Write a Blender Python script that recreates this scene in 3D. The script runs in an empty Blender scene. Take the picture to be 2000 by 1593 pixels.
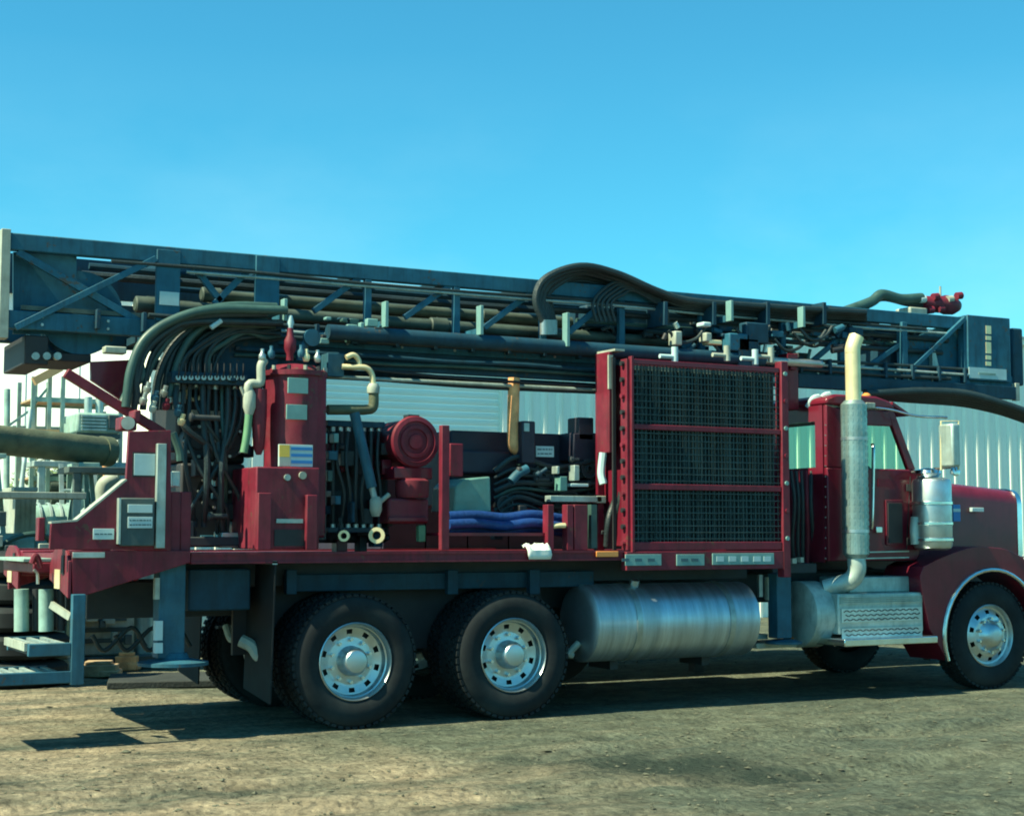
import bpy, math, random
from mathutils import Vector, Matrix
random.seed(7)
R = math.radians
scene = bpy.context.scene
col = scene.collection

# ------------------------------------------------------------------ camera
CAM = Vector((-4.756, -11.38, 1.5)); YAW = R(28.3); PITCH = R(4.67); FPX = 3050.0
cam = bpy.data.cameras.new('camera'); camo = bpy.data.objects.new('camera', cam); col.objects.link(camo)
camo.location = CAM; camo.rotation_euler = (R(90) + PITCH, 0, -YAW)
cam.sensor_width = 36; cam.lens = FPX / 2000 * 36; cam.clip_end = 2000; cam.clip_start = .05
scene.camera = camo
# ------------------------------------------------------------------ sky and sun
SUN_DIR = Vector((.62, .038, -.78)).normalized()          # the way the light travels
world = bpy.data.worlds.new('World'); scene.world = world; world.use_nodes = True
wn = world.node_tree.nodes; wl = world.node_tree.links; wn.clear()
wo = wn.new('ShaderNodeOutputWorld'); bg = wn.new('ShaderNodeBackground'); sky = wn.new('ShaderNodeTexSky')
sky.sky_type = 'NISHITA'; sky.sun_disc = False
to_sun = -SUN_DIR
sky.sun_elevation = math.asin(to_sun.z); sky.sun_rotation = math.atan2(to_sun.x, to_sun.y)
sky.air_density = 1.0; sky.dust_density = .35; sky.ozone_density = 1.2
tint = wn.new('ShaderNodeMixRGB'); tint.blend_type = 'MULTIPLY'; tint.inputs[0].default_value = 1
tint.inputs[2].default_value = (.36, 1.40, 1.47, 1)
wl.new(sky.outputs[0], tint.inputs[1])
wtc = wn.new('ShaderNodeTexCoord'); wmp = wn.new('ShaderNodeMapping'); wmp.inputs['Scale'].default_value = (1.6, 1.6, 3.2); wl.new(wtc.outputs['Generated'], wmp.inputs[0])
wnz = wn.new('ShaderNodeTexNoise'); wnz.inputs['Scale'].default_value = 1.7; wnz.inputs['Detail'].default_value = 7; wnz.inputs['Roughness'].default_value = .55; wl.new(wmp.outputs[0], wnz.inputs['Vector'])
wmr = wn.new('ShaderNodeMapRange'); wmr.inputs[1].default_value = .40; wmr.inputs[2].default_value = .78; wmr.inputs[3].default_value = 0; wmr.inputs[4].default_value = .55; wl.new(wnz.outputs[0], wmr.inputs[0])
wsx = wn.new('ShaderNodeSeparateXYZ'); wl.new(wtc.outputs['Generated'], wsx.inputs[0])
wel = wn.new('ShaderNodeMapRange'); wel.inputs[1].default_value = .30; wel.inputs[2].default_value = .08; wel.inputs[3].default_value = 0; wel.inputs[4].default_value = 1; wl.new(wsx.outputs[2], wel.inputs[0])
wmu = wn.new('ShaderNodeMath'); wmu.operation = 'MULTIPLY'; wl.new(wmr.outputs[0], wmu.inputs[0]); wl.new(wel.outputs[0], wmu.inputs[1])
thin = wn.new('ShaderNodeMixRGB'); thin.inputs[2].default_value = (6.0, 9.6, 10.4, 1); wl.new(wmu.outputs[0], thin.inputs[0]); wl.new(tint.outputs[0], thin.inputs[1])
wl.new(thin.outputs[0], bg.inputs[0]); wl.new(bg.outputs[0], wo.inputs[0])
bg.inputs[1].default_value = .055
sun = bpy.data.lights.new('sun', 'SUN'); suno = bpy.data.objects.new('sun', sun); col.objects.link(suno)
sun.energy = 5.0; sun.angle = R(.5); sun.color = (.96, .92, .62)
suno.rotation_euler = SUN_DIR.to_track_quat('-Z', 'Y').to_euler(); suno.location = (-20, 2, 25)
scene.cycles.pixel_filter_type = 'BLACKMAN_HARRIS'; scene.cycles.filter_width = 1.9
vs = scene.view_settings; vs.view_transform = 'Standard'; vs.look = 'None'; vs.exposure = 1.15; vs.gamma = 1
try: vs.use_curve_mapping = False
except Exception: pass

# ------------------------------------------------------------------ helpers
_F = Vector((math.sin(YAW)*math.cos(PITCH), math.cos(YAW)*math.cos(PITCH), math.sin(PITCH)))
_R = Vector((math.cos(YAW), -math.sin(YAW), 0)); _U = _R.cross(_F)
def ray(px, py): return _F + _R*((px-1000)/FPX) + _U*((796.5-py)/FPX)
def P(px, py, y):                                    # point of the vertical plane at depth y that the photo shows there
    d = ray(px, py); return CAM + d*((y-CAM.y)/d.y)
def G(px, py, z=0.0):
    d = ray(px, py); return CAM + d*((z-CAM.z)/d.z)

def lin(c):
    c = c/255; return c/12.92 if c <= .04045 else ((c+.055)/1.055)**2.4

MATS = {}
def mat(name, color, rough=.5, metal=0., var=.25, dust=.0, dustcol=(.30,.25,.17), scale=6., bump=0., bscale=40., coat=0., spec=.5, stretch=None, runs=0., chips=0., chipcol=(.09,.05,.035)):
    m = bpy.data.materials.new(name); m.use_nodes = True
    nt = m.node_tree; n = nt.nodes; l = nt.links
    b = n['Principled BSDF']
    b.inputs['Roughness'].default_value = rough; b.inputs['Metallic'].default_value = metal
    b.inputs['Coat Weight'].default_value = coat; b.inputs['Specular IOR Level'].default_value = spec
    tc = n.new('ShaderNodeTexCoord'); src = tc.outputs['Object']
    if stretch:
        mp = n.new('ShaderNodeMapping'); mp.inputs['Scale'].default_value = stretch; l.new(src, mp.inputs[0]); src = mp.outputs[0]
    nz = n.new('ShaderNodeTexNoise'); nz.inputs['Scale'].default_value = scale; nz.inputs['Detail'].default_value = 8; nz.inputs['Roughness'].default_value = .62
    l.new(src, nz.inputs['Vector'])
    mr = n.new('ShaderNodeMapRange'); mr.inputs[1].default_value = .3; mr.inputs[2].default_value = .7
    mr.inputs[3].default_value = 1-var; mr.inputs[4].default_value = 1+var*.5
    l.new(nz.outputs[0], mr.inputs[0])
    mx = n.new('ShaderNodeMixRGB'); mx.blend_type = 'MULTIPLY'; mx.inputs[0].default_value = 1
    mx.inputs[1].default_value = (*color, 1); l.new(mr.outputs[0], mx.inputs[2])
    out = mx.outputs[0]
    if dust > 0:
        n2 = n.new('ShaderNodeTexNoise'); n2.inputs['Scale'].default_value = scale*.45; n2.inputs['Detail'].default_value = 10; n2.inputs['Roughness'].default_value = .7
        l.new(src, n2.inputs['Vector'])
        m2 = n.new('ShaderNodeMapRange'); m2.inputs[1].default_value = .45; m2.inputs[2].default_value = .75; m2.inputs[3].default_value = 0; m2.inputs[4].default_value = dust
        l.new(n2.outputs[0], m2.inputs[0])
        dm = n.new('ShaderNodeMixRGB'); dm.inputs[2].default_value = (*dustcol, 1)
        l.new(m2.outputs[0], dm.inputs[0]); l.new(out, dm.inputs[1]); out = dm.outputs[0]
        rr = n.new('ShaderNodeMapRange'); rr.inputs[3].default_value = rough; rr.inputs[4].default_value = min(1, rough+.35)
        l.new(m2.outputs[0], rr.inputs[0]); l.new(rr.outputs[0], b.inputs['Roughness'])
    if runs > 0:                                           # grease and water runs, drawn out downward
        mp2 = n.new('ShaderNodeMapping'); mp2.inputs['Scale'].default_value = (9, 9, 1.1); l.new(tc.outputs['Object'], mp2.inputs[0])
        n4 = n.new('ShaderNodeTexNoise'); n4.inputs['Scale'].default_value = 2.2; n4.inputs['Detail'].default_value = 7; n4.inputs['Roughness'].default_value = .65; l.new(mp2.outputs[0], n4.inputs['Vector'])
        m4 = n.new('ShaderNodeMapRange'); m4.inputs[1].default_value = .5; m4.inputs[2].default_value = .68; m4.inputs[3].default_value = 0; m4.inputs[4].default_value = runs; l.new(n4.outputs[0], m4.inputs[0])
        d4 = n.new('ShaderNodeMixRGB'); d4.inputs[2].default_value = (color[0]*.28+.006, color[1]*.35+.006, color[2]*.35+.006, 1); l.new(m4.outputs[0], d4.inputs[0]); l.new(out, d4.inputs[1]); out = d4.outputs[0]
    if chips > 0:                                          # chipped paint down to primer and rust
        n5 = n.new('ShaderNodeTexNoise'); n5.inputs['Scale'].default_value = 26; n5.inputs['Detail'].default_value = 5; l.new(tc.outputs['Object'], n5.inputs['Vector'])
        n6 = n.new('ShaderNodeTexNoise'); n6.inputs['Scale'].default_value = 3.1; l.new(tc.outputs['Object'], n6.inputs['Vector'])
        a5 = n.new('ShaderNodeMath'); a5.operation = 'ADD'; l.new(n5.outputs[0], a5.inputs[0]); l.new(n6.outputs[0], a5.inputs[1])
        m5 = n.new('ShaderNodeMapRange'); m5.inputs[1].default_value = 1.22; m5.inputs[2].default_value = 1.28; m5.inputs[3].default_value = 0; m5.inputs[4].default_value = chips; l.new(a5.outputs[0], m5.inputs[0])
        d5 = n.new('ShaderNodeMixRGB'); d5.inputs[2].default_value = (*chipcol, 1); l.new(m5.outputs[0], d5.inputs[0]); l.new(out, d5.inputs[1]); out = d5.outputs[0]
    l.new(out, b.inputs['Base Color'])
    if bump > 0:
        n3 = n.new('ShaderNodeTexNoise'); n3.inputs['Scale'].default_value = bscale; n3.inputs['Detail'].default_value = 6
        l.new(src, n3.inputs['Vector'])
        bp = n.new('ShaderNodeBump'); bp.inputs['Strength'].default_value = bump; bp.inputs['Distance'].default_value = .02
        l.new(n3.outputs[0], bp.inputs['Height']); l.new(bp.outputs[0], b.inputs['Normal'])
    MATS[name] = m; return m

mat('red', (.165, .013, .031), .5, dust=.4, var=.35, dustcol=(.15,.062,.064), coat=.03, spec=.3, runs=.6, chips=.8, bump=.05, bscale=12)
MATS['red_bright'] = MATS['red']

mat('red_cab', (.140, .009, .024), .32, dust=.2, var=.2, dustcol=(.15,.06,.065), coat=.14, spec=.3, runs=.3)
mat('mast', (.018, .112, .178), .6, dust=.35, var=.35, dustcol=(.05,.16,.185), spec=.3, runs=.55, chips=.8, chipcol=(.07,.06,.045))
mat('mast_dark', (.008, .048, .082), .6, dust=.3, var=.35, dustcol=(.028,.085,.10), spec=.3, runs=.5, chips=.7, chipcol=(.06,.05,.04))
mat('grey_blue', (.020, .100, .155), .55, dust=.4, var=.35, dustcol=(.08,.15,.15), spec=.3, runs=.5, chips=.8, chipcol=(.08,.06,.045))
mat('black', (.014, .017, .022), .6, var=.3, dust=.25, dustcol=(.07,.07,.06))
mat('chassis', (.02, .032, .042), .6, var=.3, dust=.45, dustcol=(.09,.09,.075))
mat('rubber', (.009, .013, .016), .8, var=.3, dust=.55, dustcol=(.042,.058,.056), scale=4, spec=.3)
mat('hose', (.014, .027, .031), .5, var=.35, dust=.4, dustcol=(.045,.085,.088), bump=.25, bscale=60)
mat('hose_grey', (.032, .080, .072), .45, var=.4, dust=.4, dustcol=(.075,.15,.13))
mat('blue_hose', (.003, .040, .18), .55, var=.5, bump=.4, bscale=25)
mat('alu', (.56, .64, .66), .36, 1, var=.3, dust=.55, dustcol=(.30,.33,.30), scale=4)
mat('tank_alu', (.50, .60, .66), .42, .9, var=.4, dust=.6, dustcol=(.26,.32,.32), scale=1.4, stretch=(9, .8, .8), bump=.08, bscale=8)
mat('chrome', (.72, .79, .79), .2, 1, var=.15, dust=.3, dustcol=(.4,.42,.38))
mat('steel', (.42, .48, .47), .4, .8, var=.3, dust=.4, dustcol=(.25,.24,.18))
mat('galv', (.40, .52, .50), .5, .5, var=.35, dust=.5, dustcol=(.34,.36,.30), runs=.4)
mat('shield', (.30, .42, .41), .38, .75, var=.3, dust=.4, dustcol=(.24,.30,.27), runs=.4)
mat('brass', (.78, .68, .40), .4, .35, var=.2, dust=.2)
mat('rust', (.85, .40, .17), .85, var=.4, dust=.4, dustcol=(.70,.42,.22), scale=9, bump=.3)
mat('pale', (.36, .41, .35), .55, var=.35, dust=.5, dustcol=(.28,.28,.20), runs=.4)
mat('label', (.42, .58, .60), .5, var=.12, dust=.15)
mat('label_ink', (.05, .12, .15), .6, var=.2)
mat('yellow', (.75, .50, .08), .5, var=.15)
mat('stripe_blue', (.03, .20, .50), .5, var=.1)
mat('amber', (.75, .28, .07), .35, var=.1)
mat('wood', (.42, .30, .18), .8, var=.4, dust=.3, scale=4, stretch=(1, 6, 6), bump=.3)
mat('wood_orange', (.62, .36, .17), .8, var=.3, dust=.2, scale=4)
mat('pad', (.018, .024, .024), .85, var=.4, dust=.3, dustcol=(.05,.055,.045), bump=.4)
mat('olive_pipe', (.085, .105, .062), .7, var=.45, dust=.5, dustcol=(.17,.15,.085), scale=5, bump=.25)
mat('rod', (.060, .090, .078), .55, .1, var=.5, dust=.4, dustcol=(.12,.13,.10), scale=5)
mat('wall', (.92, .94, .82), .5, var=.10, dust=.2, dustcol=(.74,.80,.66), scale=1.2, stretch=(2,2,.35), runs=.12)
mat('wall_rib', (.93, .95, .80), .45, var=.08, dust=.08, dustcol=(.7,.75,.62), scale=1.5)
mat('door_slat', (.90, .92, .80), .5, var=.12, dust=.15, dustcol=(.7,.76,.64), scale=1.2, stretch=(.4,2,2))
mat('white_wall', (.80, .84, .82), .55, var=.10, dust=.15, dustcol=(.62,.62,.54), scale=.8)
mat('roof', (.40, .47, .46), .5, .3, var=.2)
mat('teal_box', (.10, .26, .24), .5, var=.3, dust=.3)
mat('yard_teal', (.24, .40, .36), .55, var=.4, dust=.4, dustcol=(.36,.38,.30))
mat('yard_dark', (.04, .075, .08), .6, var=.4, dust=.4, dustcol=(.2,.2,.16))
mat('yard_green', (.10, .26, .14), .6, var=.3, dust=.3)
mat('rag', (.72, .78, .72), .9, var=.2)
mat('trailer', (.020, .017, .034), .6, var=.3, dust=.25, dustcol=(.07,.06,.07))
mat('core', (.030, .066, .074), .6, .2, var=.4, dust=.5, dustcol=(.06,.075,.075), scale=4)
mat('plate', (.16, .32, .31), .5, var=.2, dust=.2, dustcol=(.2,.3,.28))
mat('wire', (.034, .068, .072), .6, .2, var=.5, dust=.4, dustcol=(.09,.085,.075))

def glass():
    m = bpy.data.materials.new('glass'); m.use_nodes = True; n = m.node_tree.nodes; l = m.node_tree.links
    b = n['Principled BSDF']; b.inputs['Base Color'].default_value = (.74, .97, .84, 1); b.inputs['Roughness'].default_value = .01
    b.inputs['Transmission Weight'].default_value = 1; b.inputs['IOR'].default_value = 1.04
    MATS['glass'] = m
glass()

class MB:
    def __init__(s): s.v = []; s.f = []
    def add(s, vs, fs):
        o = len(s.v); s.v += [Vector(v) for v in vs]; s.f += [tuple(i+o for i in f) for f in fs]; return s
    def box(s, x0, x1, y0, y1, z0, z1):
        if x0 > x1: x0, x1 = x1, x0
        if y0 > y1: y0, y1 = y1, y0
        if z0 > z1: z0, z1 = z1, z0
        return s.add([(x0,y0,z0),(x1,y0,z0),(x1,y1,z0),(x0,y1,z0),(x0,y0,z1),(x1,y0,z1),(x1,y1,z1),(x0,y1,z1)],
                     [(0,3,2,1),(4,5,6,7),(0,1,5,4),(1,2,6,5),(2,3,7,6),(3,0,4,7)])
    def pbox(s, px0, py0, px1, py1, y0, y1):           # box whose near face covers these picture bounds at depth y0
        a = P(px0, (py0+py1)/2, y0); b = P(px1, (py0+py1)/2, y0); t = P((px0+px1)/2, py0, y0); u = P((px0+px1)/2, py1, y0)
        return s.box(a.x, b.x, y0, y1, u.z, t.z)
    def obox(s, c, size, M):
        c = Vector(c); h = [q/2 for q in size]
        vs = [c + M @ Vector((sx*h[0], sy*h[1], sz*h[2])) for sz in (-1,1) for sx,sy in ((-1,-1),(1,-1),(1,1),(-1,1))]
        return s.add(vs, [(0,3,2,1),(4,5,6,7),(0,1,5,4),(1,2,6,5),(2,3,7,6),(3,0,4,7)])
    def beam(s, a, b, w, h, up=(0,0,1)):               # w across, h along up
        a = Vector(a); b = Vector(b); d = (b-a).normalized(); up = Vector(up)
        if abs(d.dot(up)) > .98: up = Vector((1,0,0))
        sd = d.cross(up).normalized(); u2 = sd.cross(d)
        vs = [p + sd*(i*w/2) + u2*(j*h/2) for p in (a,b) for i,j in ((-1,-1),(1,-1),(1,1),(-1,1))]
        return s.add(vs, [(0,1,2,3),(7,6,5,4),(0,4,5,1),(1,5,6,2),(2,6,7,3),(3,7,4,0)])
    def lathe(s, a, d, prof, n=24, close=True):        # prof: (distance along d, radius)
        a = Vector(a); d = Vector(d).normalized(); ref = Vector((0,0,1)) if abs(d.z) < .9 else Vector((1,0,0))
        e1 = d.cross(ref).normalized(); e2 = d.cross(e1)
        vs = []; fs = []
        for t, r in prof:
            for k in range(n):
                an = 2*math.pi*k/n; vs.append(a + d*t + e1*(r*math.cos(an)) + e2*(r*math.sin(an)))
        for i in range(len(prof)-1):
            for k in range(n):
                k2 = (k+1) % n; fs.append((i*n+k, i*n+k2, (i+1)*n+k2, (i+1)*n+k))
        if close:
            fs.append(tuple(range(n-1,-1,-1))); fs.append(tuple((len(prof)-1)*n+k for k in range(n)))
        return s.add(vs, fs)
    def cyl(s, a, b, r, r2=None, n=16):
        a = Vector(a); b = Vector(b); L = (b-a).length
        return s.lathe(a, b-a, [(0, r), (L, r if r2 is None else r2)], n)
    def tube(s, pts, r, n=8, sub=6, wob=0.):
        pts = [Vector(p) for p in pts]
        if len(pts) > 2 and sub > 1:
            q = []; ext = [pts[0]*2-pts[1]] + pts + [pts[-1]*2-pts[-2]]
            for i in range(1, len(ext)-2):
                p0, p1, p2, p3 = ext[i-1:i+3]
                for k in range(sub):
                    t = k/sub
                    q.append(.5*((2*p1)+(p2-p0)*t+(2*p0-5*p1+4*p2-p3)*t*t+(3*p1-p0-3*p2+p3)*t**3))
            q.append(pts[-1]); pts = q
        vs = []; fs = []; e1 = None
        for i, p in enumerate(pts):
            d = (pts[min(i+1, len(pts)-1)] - pts[max(i-1, 0)]).normalized()
            if e1 is None:
                e1 = d.cross(Vector((0,0,1)) if abs(d.z) < .9 else Vector((1,0,0))).normalized()
            else: e1 = (e1 - d*e1.dot(d)).normalized()
            e2 = d.cross(e1)
            for k in range(n):
                an = 2*math.pi*k/n; vs.append(p + e1*(r*math.cos(an)) + e2*(r*math.sin(an)))
        for i in range(len(pts)-1):
            for k in range(n):
                k2 = (k+1) % n; fs.append((i*n+k, i*n+k2, (i+1)*n+k2, (i+1)*n+k))
        fs.append(tuple(range(n-1,-1,-1))); fs.append(tuple((len(pts)-1)*n+k for k in range(n)))
        return s.add(vs, fs)
    def prism(s, poly, y0, y1):                        # poly: (x, z) outline
        n = len(poly); ar = sum(poly[i][0]*poly[(i+1)%n][1]-poly[(i+1)%n][0]*poly[i][1] for i in range(n))
        if ar < 0: poly = poly[::-1]
        vs = [(x,y0,z) for x,z in poly] + [(x,y1,z) for x,z in poly]
        fs = [tuple(range(n)), tuple(range(2*n-1, n-1, -1))] + [(i, n+i, n+(i+1)%n, (i+1)%n) for i in range(n)]
        return s.add(vs, fs)
    def pprism(s, pp, y0, y1):                         # outline given in picture points at depth y0
        return s.prism([(P(a,b,y0).x, P(a,b,y0).z) for a,b in pp], y0, y1)
    def build(s, name, m, parent=None, bev=0., smooth=True, local=False, ang=38):
        off = Vector((0,0,0)); p = parent
        while p is not None and not local: off = off + p.location; p = p.parent
        me = bpy.data.meshes.new(name)
        me.from_pydata([tuple(v-off) for v in s.v], [], s.f); me.materials.append(MATS[m]); me.update()
        if smooth:
            me.shade_smooth(); me.set_sharp_from_angle(angle=R(ang))
        o = bpy.data.objects.new(name, me); col.objects.link(o); o.parent = parent
        if bev > 0:
            b = o.modifiers.new('bevel', 'BEVEL'); b.width = bev; b.segments = 2; b.limit_method = 'ANGLE'; b.angle_limit = R(40)
        return o

def thing(name, label, cat, loc, group=None, rz=0.):
    o = bpy.data.objects.new(name, None); col.objects.link(o); o.location = loc; o.rotation_euler = (0,0,rz); o.empty_display_size = .2
    o['label'] = label; o['category'] = cat
    if group: o['group'] = group
    return o
def tag(o, label, cat, group=None):
    o['label'] = label; o['category'] = cat
    if group: o['group'] = group
    return o
def sub(name, parent, loc=(0,0,0)):
    o = bpy.data.objects.new(name, None); col.objects.link(o); o.parent = parent; o.location = loc; o.empty_display_size = .1
    return o
def rebase(o, base):                                   # move a lone mesh's origin to its base
    b = Vector(base); o.data.transform(Matrix.Translation(-b)); o.location = b; return o
def copy_tree(o, parent, loc=None, rz=None):
    c = o.copy(); col.objects.link(c); c.parent = parent
    if loc is not None: c.location = loc
    if rz is not None: c.rotation_euler = (0,0,rz)
    for ch in [k for k in o.children]: copy_tree(ch, c)
    return c

# ------------------------------------------------------------------ ground
def ground_material():
    m = bpy.data.materials.new('dirt'); m.use_nodes = True; n = m.node_tree.nodes; l = m.node_tree.links; b = n['Principled BSDF']
    b.inputs['Roughness'].default_value = .95; b.inputs['Specular IOR Level'].default_value = .15
    tc = n.new('ShaderNodeTexCoord')
    def noise(sc, det=8, ro=.6, st=None):
        q = n.new('ShaderNodeTexNoise'); q.inputs['Scale'].default_value = sc; q.inputs['Detail'].default_value = det; q.inputs['Roughness'].default_value = ro
        if st:
            mp = n.new('ShaderNodeMapping'); mp.inputs['Scale'].default_value = st; mp.inputs['Rotation'].default_value = (0,0,R(-8)); l.new(tc.outputs['Object'], mp.inputs[0]); l.new(mp.outputs[0], q.inputs['Vector'])
        else: l.new(tc.outputs['Object'], q.inputs['Vector'])
        return q.outputs[0]
    def rng(src, a, bb, c=0., d=1.):
        q = n.new('ShaderNodeMapRange'); q.inputs[1].default_value = a; q.inputs[2].default_value = bb; q.inputs[3].default_value = c; q.inputs[4].default_value = d; l.new(src, q.inputs[0]); return q.outputs[0]
    def mix(fac, a, bb, mode='MIX'):
        q = n.new('ShaderNodeMixRGB'); q.blend_type = mode
        if isinstance(fac, float): q.inputs[0].default_value = fac
        else: l.new(fac, q.inputs[0])
        for i, v in ((1, a), (2, bb)):
            if isinstance(v, tuple): q.inputs[i].default_value = (*v, 1)
            else: l.new(v, q.inputs[i])
        return q.outputs[0]
    # tan dirt near the tail of the truck, grey-olive grit toward the cab: the soil itself differs
    sx = n.new('ShaderNodeSeparateXYZ'); l.new(tc.outputs['Object'], sx.inputs[0])
    ad = n.new('ShaderNodeMath'); ad.operation = 'ADD'; l.new(sx.outputs[0], ad.inputs[0])
    wob = rng(noise(.5, 4), .3, .7, -2.2, 2.2); l.new(wob, ad.inputs[1])
    side = rng(ad.outputs[0], -2.4, 1.2)
    base = mix(side, (.340, .280, .190), (.124, .140, .102))
    ruts = rng(noise(.9, 10, .72, (.35, 1.6, 1)), .44, .62)
    base = mix(ruts, base, (.080, .100, .078))
    patch = rng(noise(1.7, 8, .7, (.5, 1.5, 1)), .55, .75, 0., .55)
    base = mix(patch, base, (.255, .238, .170))
    mid = rng(noise(3.3, 8, .7), .34, .66, .62, 1.32)
    mq = n.new('ShaderNodeCombineXYZ')
    for i in range(3): l.new(mid, mq.inputs[i])
    base = mix(1.0, base, mq.outputs[0], 'MULTIPLY')
    fine = rng(noise(15, 10, .82), .3, .7, .38, 1.5)
    fq = n.new('ShaderNodeCombineXYZ')
    for i in range(3): l.new(fine, fq.inputs[i])
    base = mix(1.0, base, fq.outputs[0], 'MULTIPLY')
    vo = n.new('ShaderNodeTexVoronoi'); vo.inputs['Scale'].default_value = 26; l.new(tc.outputs['Object'], vo.inputs['Vector'])
    speck = rng(vo.outputs['Distance'], .10, .2, .35, 0.)
    sm = n.new('ShaderNodeMath'); sm.operation = 'MULTIPLY'; l.new(speck, sm.inputs[0]); l.new(rng(noise(6), .45, .65), sm.inputs[1])
    base = mix(sm.outputs[0], base, (.25, .235, .175))
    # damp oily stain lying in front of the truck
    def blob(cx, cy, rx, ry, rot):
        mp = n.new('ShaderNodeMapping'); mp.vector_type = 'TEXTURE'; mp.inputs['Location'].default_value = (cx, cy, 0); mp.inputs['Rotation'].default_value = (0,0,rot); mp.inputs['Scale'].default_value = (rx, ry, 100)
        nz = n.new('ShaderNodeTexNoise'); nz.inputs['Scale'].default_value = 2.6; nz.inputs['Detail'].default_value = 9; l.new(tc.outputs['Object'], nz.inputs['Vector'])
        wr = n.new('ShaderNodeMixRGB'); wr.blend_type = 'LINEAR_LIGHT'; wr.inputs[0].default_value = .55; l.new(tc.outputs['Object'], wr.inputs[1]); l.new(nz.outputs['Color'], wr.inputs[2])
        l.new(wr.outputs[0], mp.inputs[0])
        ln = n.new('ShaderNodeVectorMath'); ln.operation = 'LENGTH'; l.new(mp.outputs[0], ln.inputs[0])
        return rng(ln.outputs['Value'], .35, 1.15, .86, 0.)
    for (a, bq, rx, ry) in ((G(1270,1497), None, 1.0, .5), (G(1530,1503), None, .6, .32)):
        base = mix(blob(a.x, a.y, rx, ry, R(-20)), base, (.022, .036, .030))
    l.new(base, b.inputs['Base Color'])
    bp = n.new('ShaderNodeBump'); bp.inputs['Strength'].default_value = 1.0; bp.inputs['Distance'].default_value = .09
    vb = n.new('ShaderNodeTexVoronoi'); vb.inputs['Scale'].default_value = 15; l.new(tc.outputs['Object'], vb.inputs['Vector'])
    hsum = n.new('ShaderNodeMath'); hsum.operation = 'ADD'; l.new(noise(6, 12, .72), hsum.inputs[0]); l.new(rng(vb.outputs['Distance'], 0., .6, .28, 0.), hsum.inputs[1])
    l.new(hsum.outputs[0], bp.inputs['Height']); l.new(bp.outputs[0], b.inputs['Normal'])
    MATS['dirt'] = m
ground_material()
def ground_h(x, y):
    from mathutils import noise
    h = .05*noise.noise((x*.5, y*.7, 3.1)) + .03*noise.noise((x*.35, y*2.6, 5.7)) + .03*noise.noise((x*1.7, y*2.1, 8.)) + .02*noise.noise((x*4.2, y*4.2, 1.))
    for yc, sl in ((-1.35, -.03), (-3.3, -.05), (-2.2, .07)):    # wheel ruts across the yard
        d = y-(yc+sl*x); h -= .035*math.exp(-(d/.16)**2); h += .018*math.exp(-((abs(d)-.27)/.1)**2)
    w = max(0., min(1., (-.5-y)/1.6))                       # level under the truck
    far = max(0., min(1., (y-2.6)/2))
    return h*max(w, far*.8)
def make_ground():
    mb = MB(); xs = [-250,-120,-60,-30,-15,-9] + [-7+i*.11 for i in range(191)] + [16,20,26,40,70,140,260]
    ys = [-60,-30,-16] + [-11+i*.11 for i in range(107)] + [1.2,2.4,3,3.5,4,5,6,7,8,9,10,12,15,20,30,50,90,160,300]
    vs = [(x, y, ground_h(x, y) if (-7 <= x <= 14 and -11 <= y < 12) else 0.) for y in ys for x in xs]; n = len(xs)
    fs = [(j*n+i, j*n+i+1, (j+1)*n+i+1, (j+1)*n+i) for j in range(len(ys)-1) for i in range(n-1)]
    mb.add(vs, fs); o = mb.build('ground', 'dirt', ang=180); o['kind'] = 'structure'
make_ground()
def make_gravel():
    mat('stone', (.105, .108, .075), .95, var=.6, scale=3)
    mb = MB(); rnd = random.Random(3)
    for i in range(7000):
        x = rnd.uniform(-4, 9); y = rnd.uniform(-6.5, -.2) if rnd.random() < .85 else rnd.uniform(2.6, 8)
        r = .005 + .016*rnd.random()**3 + (.012 if rnd.random() < .01 else 0); z = ground_h(x, y) + r*.25
        a = rnd.random()*6.28; c, sn = math.cos(a), math.sin(a); sx, sy, sz = r*rnd.uniform(.8,1.5), r*rnd.uniform(.7,1.1), r*rnd.uniform(.35,.6)
        q = [(1,0,0),(0,1,0),(-1,0,0),(0,-1,0),(.3,.2,1),(-.2,.1,-1)]
        mb.add([(x+(c*u*sx-sn*v*sy), y+(sn*u*sx+c*v*sy), z+w*sz) for u,v,w in q], [(0,1,4),(1,2,4),(2,3,4),(3,0,4),(1,0,5),(2,1,5),(3,2,5),(0,3,5)])
    o = mb.build('gravel', 'stone', smooth=False); o['kind'] = 'stuff'; o['label'] = 'loose gravel scattered over the dirt yard'; o['category'] = 'gravel'
make_gravel()

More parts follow.
